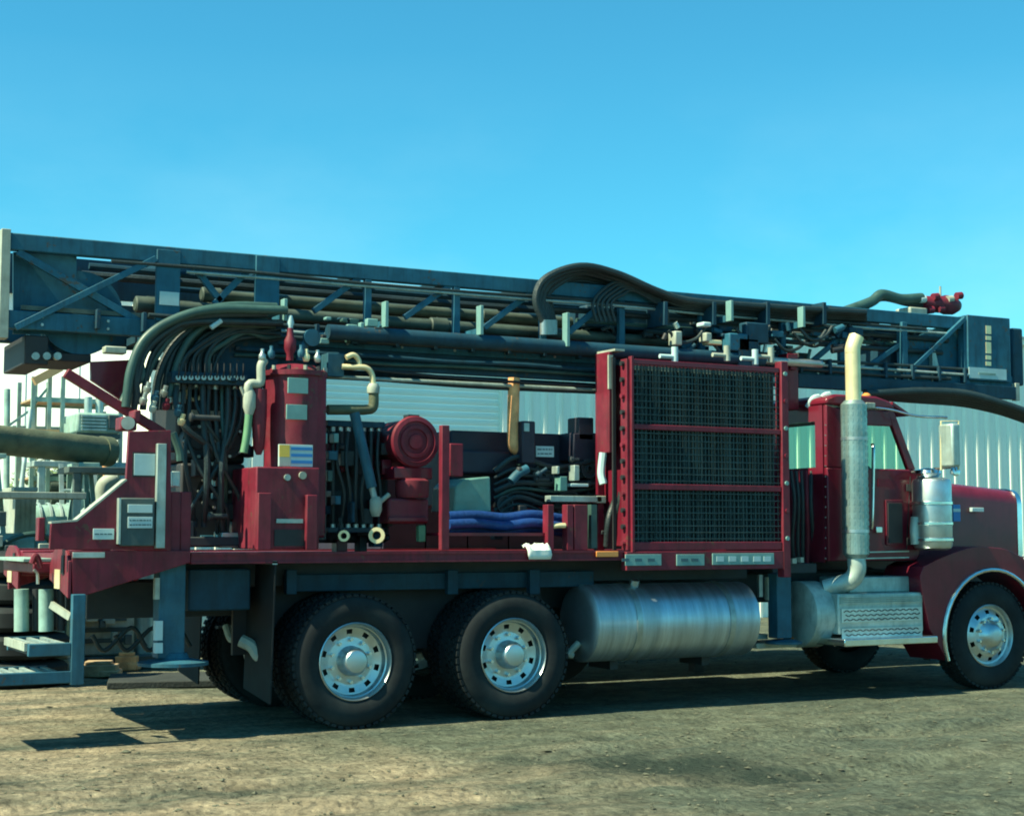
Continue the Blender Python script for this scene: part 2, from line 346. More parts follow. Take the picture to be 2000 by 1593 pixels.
# ------------------------------------------------------------------ metal building behind the truck
def rib_mesh(h):
    mb = MB(); mb.prism([(-.045, 0), (.045, 0), (.045, h), (-.045, h)], -.03, .0)
    # trapezoid section
    mb = MB(); w0, w1, d = .075, .024, .045
    vs = [(-w0,0,0),(-w1,-d,0),(w1,-d,0),(w0,0,0),(-w0,0,h),(-w1,-d,h),(w1,-d,h),(w0,0,h)]
    return mb.add(vs, [(0,1,5,4),(1,2,6,5),(2,3,7,6),(4,5,6,7),(3,2,1,0)])
def make_building():
    H = 5.55; YB = 12.0; X0, X1 = 1.6, 30.0
    b = thing('metal_building', 'long pale mint ribbed metal building behind the drill truck', 'building', (X0, YB, 0))
    dx0, dx1 = 3.3, 7.72; dh = 4.6
    w = sub('wall', b)
    MB().box(X0, dx0, YB, YB+.12, 0, H).build('wall_panel', 'wall', w)
    MB().box(dx1, X1, YB, YB+.12, 0, H).build('wall_panel', 'wall', w)
    MB().box(dx0, dx1, YB, YB+.12, dh, H).build('wall_panel', 'wall', w)
    MB().box(X0, X0+.12, YB+.12, YB+14, 0, H).build('end_wall', 'wall', b)
    first = None; x = X0+.15
    while x < X1:
        inside = dx0-.1 < x < dx1+.25
        if not inside:
            if first is None:
                first = rib_mesh(H).build('rib', 'wall_rib', b, local=True); o = first
            else:
                o = first.copy(); col.objects.link(o); o.parent = b
            o.location = (x-X0, -.002, 0)
        x += .305
    door = sub('roller_door', b)
    sl = None
    for k in range(int(dh/.115)):
        if sl is None:
            mb = MB(); hh = .112; L = dx1-dx0
            mb.add([(0,0,0),(L,0,0),(L,-.018,hh*.5),(0,-.018,hh*.5),(L,0,hh),(0,0,hh)], [(0,1,2,3),(3,2,4,5)])
            sl = mb.build('slat', 'door_slat', door, local=True); o = sl
        else:
            o = sl.copy(); col.objects.link(o); o.parent = door
        o.location = (dx0-X0, .09, .01+k*.115)
    for xx in (dx0, dx1):
        MB().box(xx-.09, xx+.09, YB-.05, YB+.11, 0, dh+.06).build('door_jamb', 'wall', b)
    MB().box(dx0+.092, dx1-.092, YB-.05, YB+.1, dh, dh+.1).build('door_header', 'galv', b)
    MB().box(X0-.1, X1, YB-.12, YB-.04, H-.12, H+.06).build('eave_trim', 'wall_rib', b)
    mb = MB(); mb.add([(X0-.2,YB-.15,H+.05),(X1,YB-.15,H+.05),(X1,YB+8,H+.6),(X0-.2,YB+8,H+.6),(X0-.2,YB-.15,H+.0),(X1,YB-.15,H+.0),(X1,YB+8,H+.5),(X0-.2,YB+8,H+.5)],
                      [(0,1,2,3),(7,6,5,4),(0,4,5,1),(1,5,6,2),(2,6,7,3),(3,7,4,0)])
    mb.build('roof', 'roof', b)
make_building()
def make_shed():
    s = thing('white_shed', 'tall white storage building in the sun beyond the yard clutter', 'building', (-4.5, 17.5, 0), rz=R(-38))
    W, D, H = 8.6, 7, 5.35
    MB().box(0, W, 0, D, 0, H).build('wall', 'white_wall', s, local=True)
    first = None
    for k in range(int(W/.9)):
        if first is None: first = MB().box(-.02,.02,-.02,.01,0,H-.01).build('wall_seam', 'white_wall', s, local=True); o = first
        else: o = first.copy(); col.objects.link(o); o.parent = s
        o.location = (.45+k*.9, 0, 0)
    MB().box(-.15, W+.15, -.15, D+.15, H, H+.16).build('roof', 'roof', s, local=True)
make_shed()

# ------------------------------------------------------------------ dark trailer parked on the far side
def make_trailer():
    t = thing('dark_trailer', 'dark flat sided trailer parked behind the drill truck', 'trailer', (4, 4.0, 0))
    x0, x1 = 1.3, 5.9
    MB().box(x0, x1, 2.54, 5.2, .95, 1.15).build('frame', 'chassis', t)
    n = 10; w = (x1-x0)/n
    for k in range(n):
        MB().box(x0+k*w+.01, x0+(k+1)*w-.01, 2.50, 2.54, 1.16, 2.42).build('side_panel', 'trailer', t)
    MB().box(x0, x1, 2.541, 5.2, 1.151, 2.36).build('load_bed', 'trailer', t)
    MB().box(x0, x1, 2.47, 2.58, 2.421, 2.49).build('top_rail', 'trailer', t)
    for x in (2.2, 3.3):
        MB().lathe((x, 2.58, .48), (0,1,0), [(0,.2),(.0,.42),(.03,.47),(.07,.48),(.24,.48),(.28,.42),(.28,.2)], 28).build('wheel', 'rubber', t)
        MB().lathe((x, 4.9, .48), (0,1,0), [(0,.2),(.0,.42),(.03,.47),(.07,.48),(.24,.48),(.28,.42),(.28,.2)], 28).build('wheel', 'rubber', t)
        MB().cyl((x, 2.9, .48), (x, 5.0, .48), .06).build('axle', 'chassis', t)
    MB().box(5.901, 9.0, 2.52, 5.1, .95, 1.15).build('shade_deck', 'chassis', t, .01); MB().box(6.2, 8.8, 2.55, 5.0, 1.151, 1.45).build('shade_load', 'trailer', t, .02)  # low front deck and load added to shade the ground beyond the truck
    for x in (5.2, 8.6): MB().box(x-.06, x+.06, 2.8, 2.92, .02, .95).build('landing_leg', 'chassis', t)
make_trailer()

# ------------------------------------------------------------------ the drilling rig truck
T = thing('drill_rig_truck', 'red water well drilling truck with long dark blue mast laid over its cab', 'drill truck', (2.2, 1.22, 0))
W = 2.44                                                    # width: the near side is y = 0

def make_wheel(front):
    w = sub('wheel', T)
    rt = .522
    prof = [(.05,.29),(.028,.30),(.012,.325),(.0,.385),(.004,.44),(.02,.485),(.04,.507),(.055,.511)]
    g = [.055,.085,.088,.10,.103,.137,.14,.152,.155,.188,.191,.203,.206,.235]
    for i, yy in enumerate(g[1:-1]):
        deep = (i % 4) in (1, 2); prof.append((yy, .497 if deep else .511))
    prof += [(.235,.511),(.25,.507),(.268,.485),(.285,.44),(.288,.385),(.276,.325),(.26,.30)]
    MB().lathe((0,0,0), (0,1,0), prof, 64, close=False).build('tyre', 'rubber', w, local=True)
    mb = MB(); n = 54
    for k in range(n):
        a = 2*math.pi*k/n
        for y0, y1, ph in ((.026,.083,0), (.104,.137,.4), (.154,.187,.7), (.207,.262,.3)):
            aa = a + ph*2*math.pi/n; M = Matrix.Rotation(-aa, 3, 'Y')
            r = .511 if y0 > .1 and y1 < .2 else .507
            mb.obox(M @ Vector((0, (y0+y1)/2, r+.004)), (.041, y1-y0, .022), M)
    mb.build('tread', 'rubber', w, local=True, smooth=False)
    if front: lip = [(.05,.302),(.018,.306),(.012,.299),(.03,.288),(.055,.279),(.06,.262)]; rin, yd0, yd1 = .262, .06, .025
    else: lip = [(.05,.302),(.018,.306),(.012,.299),(.03,.288),(.062,.281),(.068,.272),(.12,.262)]; rin, yd0, yd1 = .262, .12, .135
    MB().lathe((0,0,0), (0,1,0), lip, 48, close=False).build('rim', 'alu', w, local=True)
    # disc with ten hand holes
    mb = MB(); nr = [rin, .247, .241, .217, .211, .185]; na = 60; vs = []; fs = []
    for i, r in enumerate(nr):
        t = i/(len(nr)-1); yy = yd0 + (yd1-yd0)*t
        for k in range(na):
            a = 2*math.pi*(k+.5)/na; vs.append((r*math.cos(a), yy, r*math.sin(a)))
    for i in range(len(nr)-1):
        for k in range(na):
            ph = k % 6
            hole = i in (1, 2, 3) and ph in (2, 3)
            if not hole: k2 = (k+1) % na; fs.append((i*na+k, i*na+k2, (i+1)*na+k2, (i+1)*na+k))
    mb.add(vs, fs)
    if front: hubp = [(.025,.185),(.02,.15),(-.01,.125),(-.035,.11),(-.06,.085),(-.068,.04),(-.068,.001)]
    else: hubp = [(.135,.185),(.132,.15),(.128,.118),(.05,.112),(.02,.10),(.0,.085),(-.008,.05),(-.008,.001)]
    mb.lathe((0,0,0), (0,1,0), hubp, 60, close=False); mb.build('wheel_disc', 'alu', w, local=True)
    y0 = .02 if front else .13; nut = None
    for k in range(10):
        a = 2*math.pi*(k+.5)/10
        if nut is None: nut = MB().cyl((0,0,0), (0,-.032,0), .017, .014, 6).build('lug_nut', 'chrome', w, local=True); o = nut
        else: o = nut.copy(); col.objects.link(o); o.parent = w
        o.location = (.166*math.cos(a), y0, .166*math.sin(a))
    MB().lathe((0,0,0), (0,1,0), [(.17,.001),(.17,.255),(.27,.255),(.27,.001)], 32, close=False).build('brake_drum', 'black', w, local=True)
    return w
wr = make_wheel(False); wf = make_wheel(True)
def put(w, first, x, y, flip=False):
    loc = Vector((x, y, .522)) - T.location
    if first: w.location = loc; o = w
    else: o = copy_tree(w, T, loc)
    if flip: o.rotation_euler = (0,0,math.pi)
    return o
put(wr, True, 0, 0)
put(wr, False, 1.40, 0)
for x in (0, 1.40):
    o = put(wr, False, x, .33+.29, True); put(wr, False, x, W, True)
    put(wr, False, x, W-.62)
put(wf, True, 6.74, 0.02); put(wf, False, 6.74, W-.02, True)

# chassis
for y in (.82, 1.55):
    mb = MB(); mb.box(-1.9, 7.7, y, y+.08, .86, 1.14); mb.build('chassis_rail', 'chassis', T, .006)
for x in (-1.5, -.6, .7, 2.1, 3.4, 4.8, 6.2, 7.4):
    MB().box(x-.05, x+.05, .901, 1.549, .9, 1.1).build('crossmember', 'chassis', T)
for x in (0, 1.40):
    MB().lathe((x, .6, .522), (0,1,0), [(0,.09),(.3,.09),(.45,.2),(.62,.24),(.8,.2),(.95,.09),(1.24,.09)], 20).build('drive_axle', 'chassis', T)
    for y in (.70, 1.66):
        mb = MB(); 
        for k in range(4): mb.beam((x-.6+k*.09, y, .72-k*.025), (x+.6-k*.09, y, .72-k*.025), .08, .022)
        mb.build('leaf_spring', 'chassis', T)
MB().cyl((6.74,.3,.5),(6.74,2.14,.5),.06).build('front_axle', 'chassis', T)
# dark sub frame panels under the deck
mb = MB(); mb.box(-1.25, 4.1, .45, .5, 1.10, 1.305); mb.build('subframe_beam', 'chassis', T, .006)
mb = MB(); mb.pbox(560, 1118, 1160, 1150, .36, .44); mb.build('side_rail', 'mast_dark', T, .006)
for px in (570, 885, 1045): MB().pbox(px-10, 1112, px+10, 1160, .30, .36).build('bracket', 'mast_dark', T, .004)
MB().box(-.8, 2.0, .62, .66, .56, 1.1).build('inner_fender_panel', 'black', T)
MB().pbox(368, 1110, 490, 1192, .25, 1.0).build('tool_box', 'mast_dark', T, .015)

# deck
DZ = 1.375
mb = MB(); mb.box(-2.2, 4.15, .08, W-.08, 1.31, 1.362); mb.build('deck_floor', 'red', T)
def channel(y0, y1, yw):
    mb = MB(); mb.box(-1.33, 2.46, y0, y1, 1.355, DZ); mb.box(-1.33, 2.46, y0, y1, 1.29, 1.305); mb.box(-1.33, 2.46, yw, yw+.012, 1.305, 1.355); return mb
channel(0, .08, .012).build('deck_edge', 'red', T); channel(W-.08, W, W-.024).build('deck_edge', 'red', T)
MB().pbox(1165, 1076, 1208, 1087, -.012, -.001).build('marker_light', 'amber', T, .004)
# rear skirt plates and end pockets
for near in (True, False):
    y0 = 0 if near else W-.05
    pts = [P(a,b,0) for a,b in ((140,1075),(372,1075),(372,1098),(142,1170))]
    MB().prism([(p.x, p.z) for p in pts], y0, y0+.05).build('rear_skirt', 'red', T, .004)
    # outrigger end pocket: facing the rear, lit by the sun
    xe = P(140,1120,0).x
    ya, yb = (.0, .62) if near else (W-.62, W)
    zt, zb = P(140,1068,0).z, P(140,1168,0).z
    mb = MB(); n = 10
    ymid = (ya+yb)/2; prof = [(ya, zb)] + [(ya, zt-.10)] + [(ya+.08, zt-.03),(ya+.2, zt),(yb-.2, zt),(yb-.08, zt-.05),(yb, zt-.14)] + [(yb, zb+.12)]
    vs = [(xe-.025, y, z) for y, z in prof] + [(xe-.001, y, z) for y, z in prof]; m = len(prof)
    mb.add(vs, [tuple(range(m)), tuple(range(2*m-1, m-1, -1))] + [(i, m+i, m+(i+1)%m, (i+1)%m) for i in range(m)])
    ep = mb.build('end_plate', 'red_bright', T, .004)
    MB().box(xe-.034, xe-.027, ya+.12, ya+.2, zb+.17, zt-.06).build('slot', 'black', ep)
    MB().box(xe-.032, xe-.027, ya+.24, ya+.42, zb+.06, zb+.2).build('worn_patch', 'brass', ep)
    MB().box(xe, xe+.5, ya+.06 if near else ya, yb if near else yb-.06, zb+.12, zt-.04).build('outrigger_box', 'red', T, .01)
MB().box(-2.35, -2.2, .63, W-.63, 1.22, 1.30).build('rear_cross_beam', 'red', T, .01)
MB().box(-2.42, -2.15, .64, W-.64, 1.305, 1.33).build('drill_table', 'yard_teal', T, .004)
# clevis and pin on the table edge
MB().tube([P(62,1100,.5), P(68,1085,.5), P(74,1090,.5), P(80,1108,.5)], .022).build('shackle', 'red_bright', T)
MB().tube([P(66,1112,.5), P(73,1120,.5), P(74,1140,.5)], .012).build('pin', 'steel', T)
# rear side plate with control cabinet
mb = MB(); mb.pprism([(97,1072),(100,1022),(150,1018),(246,938),(252,842),(334,840),(334,1074)], .0, .04); mb.build('rear_side_plate', 'red', T, .004)
pts = [P(a,b,0) for a,b in ((100,1020),(150,1016),(247,936))]
mb = MB(); mb.beam(pts[1]+Vector((0,.06,0)), pts[2]+Vector((0,.06,0)), .13, .014); mb.beam(pts[0]+Vector((0,.06,0)), pts[1]+Vector((0,.06,0)), .13, .014)
mb.build('plate_flange', 'pale', T)
MB().pbox(75, 1010, 88, 1056, .1, .2).build('stop_post', 'red_bright', T, .006)
MB().pbox(306, 866, 324, 1070, -.05, -.002).build('corner_channel', 'galv', T, .004)
def placard(px0, py0, px1, py1, y, parent=None, lines=3, m='label', frame=None):
    parent = parent or T
    p = MB().pbox(px0, py0, px1, py1, y-.008, y).build('placard', m, parent, .0015)
    if frame: MB().pbox(px0-3, py0-3, px1+3, py1+3, y-.0055, y+.001).build('placard_border', frame, p if parent is T else parent)
    h = (py1-py0)
    if lines and parent is T:
        for k in range(lines):
            yy = py0 + h*(k+.75)/(lines+.5); ins = 4+random.random()*4
            xx = px0+3
            while xx < px1-5:
                wd = random.uniform(3, 9); xe_ = min(xx+wd, px1-3)
                MB().pbox(xx, yy-h*.06, xe_, yy+h*.06, y-.0105, y-.0082).build('printed_word', 'label_ink', p); xx = xe_+1.6
    return p
placard(262, 886, 303, 928, -.001, lines=0, frame='black')
bxp = MB().pbox(236, 972, 302, 1066, -.06, -.001).build('control_box', 'yard_dark', T, .008)
MB().pbox(232, 972, 236, 1062, -.065, -.001).build('hinge_strip', 'galv', bxp)
placard(250, 985, 298, 1001, -.061, lines=0); placard(250, 1009, 298, 1031, -.061, lines=2)
placard(182, 1032, 223, 1053, -.001, lines=1)
MB().pbox(142, 1078, 205, 1089, -.012, -.001).build('trim_strip', 'steel', T, .003)
# red diagonal support arm and the dark mast foot behind
mb = MB(); mb.beam(P(128,728,.45), P(318,846,.45), .07, .07); mb.build('support_arm', 'red', T, .006)
MB().pprism([(178,706),(262,702),(268,792),(236,780),(178,742)], .75, .8).build('mast_foot', 'red_cab', T, .004)
MB().pprism([(178,706),(262,702),(268,792),(236,780),(178,742)], 1.6, 1.65).build('mast_foot', 'red_cab', T, .004)
for (a,b,c,d) in ((236,814,268,840),(262,800,276,826)): MB().pbox(a,b,c,d,.18,.35).build('arm_knuckle', 'red_bright', T, .012)
MB().cyl(P(250,826,.1), P(250,826,.4), .05).build('knuckle_pin', 'steel', T)
# rear steps
st = sub('rear_steps', T); yS = -.02
MB().pbox(140, 1160, 166, 1337, yS-.06, yS).build('stringer_post', 'grey_blue', st, .006)
MB().pbox(-30, 1313, 139, 1337, yS-.055, yS).build('bottom_rail', 'grey_blue', st, .006)
MB().pbox(56, 1256, 139, 1281, yS-.055, yS).build('middle_rail', 'grey_blue', st, .006)
a = P(64,1256,yS); b = P(139,1256,yS)
for (p0, p1, zz, dep) in ((56, 139, 1256, .75), (-26, 125, 1313, .55)):
    xa = P(p0, zz, yS).x; xb = P(p1, zz, yS).x; z = P(90, zz, yS).z
    n = int((xb-xa)/.075)
    for k in range(n):
        xx = xa + (k+.5)*(xb-xa)/n
        MB().box(xx-.017, xx+.017, yS+.001, yS+dep, z-.035, z).build('tread_slat', 'galv', st)
    MB().box(xa, xb, yS+.02, yS+dep-.001, z-.075, z-.065).build('shadow_pan', 'chassis', st)  # solid sheet added below the slats so that they cast a closed shadow
    MB().box(xa, xb, yS+dep, yS+dep+.05, z-.09, z+.004).build('tread_rail', 'grey_blue', st)
    MB().box(xa-.03, xa-.001, yS, yS+dep, z-.05, z+.006).build('tread_nosing', 'pale', st)
for px, yy in ((42, .9), (90, .75)):
    p0 = P(px, 1150, yy); p1 = P(px, 1232, yy)
    MB().cyl(p0, p1, .055, n=20).build('rear_jack_sleeve', 'yard_teal', T)
    MB().cyl(p0+Vector((.11,0,0)), p1+Vector((.11,0,0)), .03).build('rear_jack_rod', 'black', T)
mb = MB(); mb.beam(P(100,1180,.35), P(138,1205,.2), .03, .05); mb.build('step_brace', 'pale', st)
# rear stabiliser jack
j = sub('stabiliser_jack', T)
MB().pbox(310, 1098, 362, 1285, .10, .26).build('jack_leg', 'grey_blue', j, .008)
c = P(338,1290,.18); MB().lathe((c.x, .18, c.z), (0,0,1), [(-.03,.26),(-.005,.26),(.02,.12),(.06,.10)], 24).build('jack_foot', 'grey_blue', j)
MB().pbox(303, 1128, 312, 1170, .05, .10).build('jack_sticker', 'pale', j)
for (a_,b_) in ((1212,1250),(1255,1275)): MB().pbox(303, a_, 318, b_, .05, .10).build('jack_sticker', 'label', j)
# mud flap hanging ahead of the rear tyres
for near in (True, False):
    y0, y1 = (.0, .62) if near else (W-.62, W)
    xf = P(536, 1200, 0).x
    mb = MB(); mb.add([(xf, y0, 1.28), (xf, y1, 1.28), (xf-.03, y0, .23), (xf-.03, y1, .30), (xf+.012, y0, 1.28), (xf+.012, y1, 1.28), (xf-.018, y0, .23), (xf-.018, y1, .30)],
                      [(0,2,3,1),(4,5,7,6),(0,4,6,2),(1,3,7,5),(2,6,7,3),(0,1,5,4)])
    mb.build('mud_flap', 'rubber', T)
    MB().box(xf-.02, xf+.02, y0, y1, 1.281, 1.306).build('mud_flap_hanger', 'steel', T)
mb = MB(); mb.tube([P(441,1222,1.1), P(452,1248,1.0), P(470,1240,.9)], .03); mb.build('brake_line', 'pale', T)
MB().tube([P(470,1250,.45), P(492,1262,.4), P(505,1280,.35), P(522,1285,.3)], .05).build('air_pipe', 'pale', T)
MB().lathe(P(455,1225,.9), (1,0,0), [(0,.05),(.02,.08),(.12,.08),(.15,.05)], 16).build('brake_chamber', 'pale', T)
for k in range(3):
    q = P(180+k*45, 1240, .9); MB().tube([q, q+Vector((.1,0,-.12)), q+Vector((.3,0,.05)), q+Vector((.42,0,-.1))], .018).build('hanging_hose', 'hose', T)

# fuel tank
tk = sub('fuel_tank', T); cy, cz, rr = .36, .745, .335
x0, x1 = P(1168,1215,.05).x, P(1482,1215,.05).x
MB().lathe((x0, cy, cz), (1,0,0), [(-.03,.001),(-.03,.25),(-.02,.305),(0,rr),(x1-x0,rr),(x1-x0+.02,.305),(x1-x0+.03,.25),(x1-x0+.03,.001)], 56, close=False).build('tank_shell', 'tank_alu', tk)
for px in (1250, 1432):
    xx = P(px,1215,.03).x
    MB().lathe((xx-.028, cy, cz), (1,0,0), [(0,rr+.001),(0,rr+.007),(.056,rr+.007),(.056,rr+.001)], 48, close=False).build('tank_strap', 'steel', tk)
    MB().box(xx-.04, xx+.04, cy+.1, .82, cz-.42, cz-.34).build('tank_bracket', 'chassis', tk)
MB().cyl((x0+.5, .27, cz+.31), (x0+.5, .25, cz+.37), .045).build('filler_cap', 'steel', tk)
MB().tube([P(1130,1255,.3), P(1112,1275,.3), P(1118,1280,.3)], .03).build('drain_valve', 'pale', T)
# uprights between tank and steps
MB().pbox(1518, 1120, 1546, 1246, .18, .32).build('front_jack_leg', 'grey_blue', T, .006)
c = P(1531,1252,.25); MB().lathe((c.x,.25,c.z), (0,0,1), [(-.02,.17),(0,.17),(.02,.1)], 20).build('front_jack_foot', 'grey_blue', T)
MB().pbox(1483, 1122, 1490, 1165, .3, .33).build('conduit', 'steel', T); MB().pbox(1500, 1126, 1512, 1172, .3, .36).build('canister', 'pale', T, .01)
MB().lathe(P(1558,1252,.4), (0,0,1), [(0,.07),(.03,.07),(.12,.045),(.16,.0)], 16, close=False).build('warning_lamp', 'amber', T)
MB().pbox(1478, 1254, 1590, 1264, .35, .75).build('lit_ground_strip', 'pale', T, .004)  # pale bar standing in for a strip of sunlit ground beyond
MB().pbox(1468, 1238, 1500, 1248, .4, .6).build('frame_tab', 'galv', T, .004)

# step and battery box with tread plate
bx = sub('step_box', T)
x0, x1 = P(1640,1200,0).x, P(1806,1200,0).x
zt, zm, zb = P(1720,1158,0).z, P(1720,1126,.12).z, P(1720,1240,0).z
MB().box(x0, x1, 0.02, .6, zb+.02, zt).build('box_body', 'galv', bx, .012)
xl = P(1590,1200,0.1).x
MB().lathe((xl, .36, (zt+zb)/2), (1,0,0), [(-.02,.001),(-.02,.26),(0,.31),(x0-xl-.001,.31)], 40, close=False).build('air_tank', 'galv', bx)
MB().box(P(1660,1140,.15).x, P(1778,1140,.15).x, .16, .6, zt+.001, zm).build('upper_step', 'galv', bx, .012)
for k in range(4):
    z = zt-.03-k*.018
    MB().box(x0+.02, x1-.02, .004, .019, z-.006, z).build('pressed_line', 'galv', bx)
for row in range(2):
    zc = zt - .20 - row*.18
    MB().box(x0+.03, x1-.03, .006, .019, zc-.062, zc+.062).build('tread_plate', 'alu', bx)
    mb = MB()
    for i in range(24):
        for jn in range(3):
            xx = x0+.07+i*(x1-x0-.16)/23+(.02 if jn%2 else 0); zz = zc-.04+jn*.04
            M = Matrix.Rotation(R(25 if (i+jn)%2 else -25), 3, 'Y'); mb.obox((xx, .004, zz), (.034, .005, .009), M)
    mb.build('tread_lugs', 'chassis', bx)
pr = P(1650,1248,-.2); pq = P(1832,1248,-.2)
MB().box(pr.x, pq.x, -.2, .3, zb-.075, zb-.01).build('running_board', 'chrome', bx, .008)

# radiator / cooler package
rd = sub('cooler', T)
RX0, RX1 = 2.47, 4.20; RZ0, RZ1 = 1.375, 3.03
MB().box(RX0+.085, RX1-.051, .09, .14, RZ0+.05, RZ1-.04).build('core', 'core', rd)
for k in range(60):
    pass
mb = MB(); nfin = 44
for k in range(nfin):
    x = RX0+.14+k*(RX1-RX0-.24)/(nfin-1); mb.box(x-.004, x+.004, .07, .09, RZ0+.06, RZ1-.05)
mb.build('core_fins', 'core', rd, smooth=False)
MB().box(RX0+.1, RX1-.05, .141, .5, RZ0+.03, RZ1-.03).build('fan_shroud', 'red_cab', rd, .01)
z1, z2 = P(1380,838,-.02).z, P(1380,952,-.02).z
bars = [RZ0+.02, z2, z1, RZ1-.02]
for z, hh in ((z1,.045),(z2,.05),(RZ0+.035,.07)):
    MB().box(RX0+.085, RX1-.055, -.02, .02, z-hh/2, z+hh/2).build('cross_bar', 'red', rd, .004)
MB().box(RX0+.085, RX1-.055, -.015, .02, RZ1-.045, RZ1).build('top_bar', 'red_cab', rd, .004)
seg = [(RZ0+.07, z2-.025), (z2+.025, z1-.023), (z1+.023, RZ1-.046)]
rnd = random.Random(5)
for (a_, b_) in seg:
    mb = MB(); nv = 36; nh = max(5, int((b_-a_)/.055))
    for k in range(nv):
        x = RX0+.10+k*(RX1-RX0-.17)/(nv-1)+rnd.uniform(-.006,.006); r = .0048
        mb.box(x-r, x+r, .004+rnd.uniform(0,.006), .014, a_+.002, b_-.002)
    for k in range(nh):
        z = a_+(k+.5)*(b_-a_)/nh; mb.box(RX0+.09, RX1-.06, -.006, .003, z-.0042, z+.0042)
    mb.build('wire_guard', 'wire', rd, smooth=False)
# left perforated flange, dark gap, bright side plate
mb = MB(); mb.box(RX0+.06, RX0+.084, -.03, .02, RZ0-.02, RZ1+.02); mb.build('edge_angle', 'red_bright', rd, .003)
mb = MB()
nb = 12; 
mb.box(RX0+.03, RX0+.059, -.0, .10, RZ0, RZ1)
mb.build('bolt_flange', 'red', rd, .003)
for k in range(nb):
    z = RZ0+.06+k*(RZ1-RZ0-.1)/(nb-1)
    MB().cyl((RX0+.03, .05, z), (RX0-.0, .05, z), .022, n=8).build('bolt', 'black' if k % 3 else 'red', rd)
MB().box(RX0, RX0+.03, .18, .20, RZ0, RZ1+.03).build('gap_edge', 'black', rd)
MB().box(RX0-.02, RX0+.02, .21, .42, P(1200,885,.3).z, RZ1+.08).build('side_plate', 'red_bright', rd, .006)
MB().box(RX0-.01, RX0+.05, .42, .46, RZ0, RZ1+.08).build('side_post', 'red_cab', rd, .004)
MB().box(RX0-.025, RX0+.02, .205, .225, RZ1-.25, RZ1+.05).build('edge_strip', 'pale', rd)
MB().tube([(RX0-.03,.30,P(1208,885,.3).z), (RX0-.05,.30,2.05), (RX0-.04,.28,1.95)], .035).build('coolant_pipe', 'label', rd)
MB().box(RX0+.0, RX0+.1, .14, .5, RZ1+.081, RZ1+.10).build('top_cap', 'pale', rd)
# right post and lower strip with plates
MB().box(RX1-.05, RX1+.03, -.035, .06, RZ0-.25, RZ1+.06).build('corner_post', 'red', rd, .006)
for k in range(7):
    z = RZ0+.1+k*.25; MB().cyl((RX1-.01,-.036,z), (RX1-.01,-.05,z), .02, n=8).build('bolt', 'red_cab' if k%2 else 'plate', rd)
zs0, zs1 = P(1370,1112,-.03).z, P(1370,1076,-.03).z
MB().box(RX0+.0, RX1-.051, -.03, .06, zs0, zs1).build('lower_strip', 'red', rd, .004)
for (a_, b_, c_, d_) in ((1222,1082,1292,1104),(1322,1082,1376,1104),(1392,1080,1512,1102)):
    p = MB().pbox(a_, b_, c_, d_, -.042, -.031).build('name_plate', 'plate', rd, .002)
for k, px in enumerate((1215, 1240, 1265, 1330, 1350)):
    MB().pbox(px, 1090, px+14, 1096, -.046, -.0425).build('plate_print', 'label_ink', rd)
for px in (1400, 1424, 1448, 1472, 1492):
    MB().pbox(px, 1086, px+14, 1096, -.046, -.0425).build('plate_print', 'label', rd)
# dark hoses down the left of the cooler
for k in range(4):
    MB().tube([P(1195+k*5, 905, .5-.05*k), P(1205+k*3, 960, .4-.05*k), P(1190+k*5, 1010, .3), P(1185+k*7, 1066, .35)], .03, n=10).build('coolant_hose', 'hose', T)
# fittings on top of the cooler
for (px, py, m) in ((1318,708,'label'),(1420,705,'pale'),(1506,708,'pale'),(1475,712,'label')):
    q = P(px, py, .1); MB().cyl(q, q+Vector((0,0,.14)), .03, n=12).cyl(q+Vector((0,0,.05)), q+Vector((-.16,0,.05)), .02, n=10).build('top_fitting', m, rd)

# cab
cb = sub('cab', T); CY0, CY1 = .22, W-.22
zr = 2.76; zf = 1.20; sill = P(1720,915,CY0).z
def side(y0, y1):
    MB().prism([(4.88,zf+.06),(5.98,zf+.06),(6.06,zf+.2),(6.06,sill-.02),(5.96,sill),(4.88,sill)], y0, y1).build('side_panel', 'red_cab', cb, .012)
    MB().prism([(4.88,sill+.001),(5.36,sill+.001),(5.36,zr-.12),(4.88,zr-.02)], y0, y1).build('rear_pillar', 'red_cab', cb, .01)
    MB().prism([(5.361,zr-.2),(5.70,zr-.2),(5.66,zr-.05),(5.361,zr-.05)], y0, y1).build('door_header', 'red_cab', cb, .01)
    MB().prism([(5.70,zr-.2),(5.64,zr-.04),(5.72,zr-.04),(5.985,sill+.001),(5.89,sill+.001)], y0, y1).build('windscreen_pillar', 'red_cab', cb, .008)
    MB().prism([(5.365,sill+.004),(5.885,sill+.004),(5.695,zr-.204),(5.365,zr-.204)], y0+.02, y0+.026).build('door_window', 'glass', cb)
side(CY0, CY0+.05); side(CY1-.05, CY1)
MB().prism([(4.87,zr-.018),(5.70,zr-.034),(5.74,zr-.02),(5.66,zr+.045),(5.5,zr+.085),(5.0,zr+.085),(4.88,zr+.045)], CY0-.01, CY1+.01).build('roof', 'red_cab', cb, .03)
MB().box(4.885, 5.98, CY0+.051, CY1-.051, zf+.05, zf+.12).build('floor', 'black', cb)
bw0, bw1 = P(1588,865,0.).y, 0
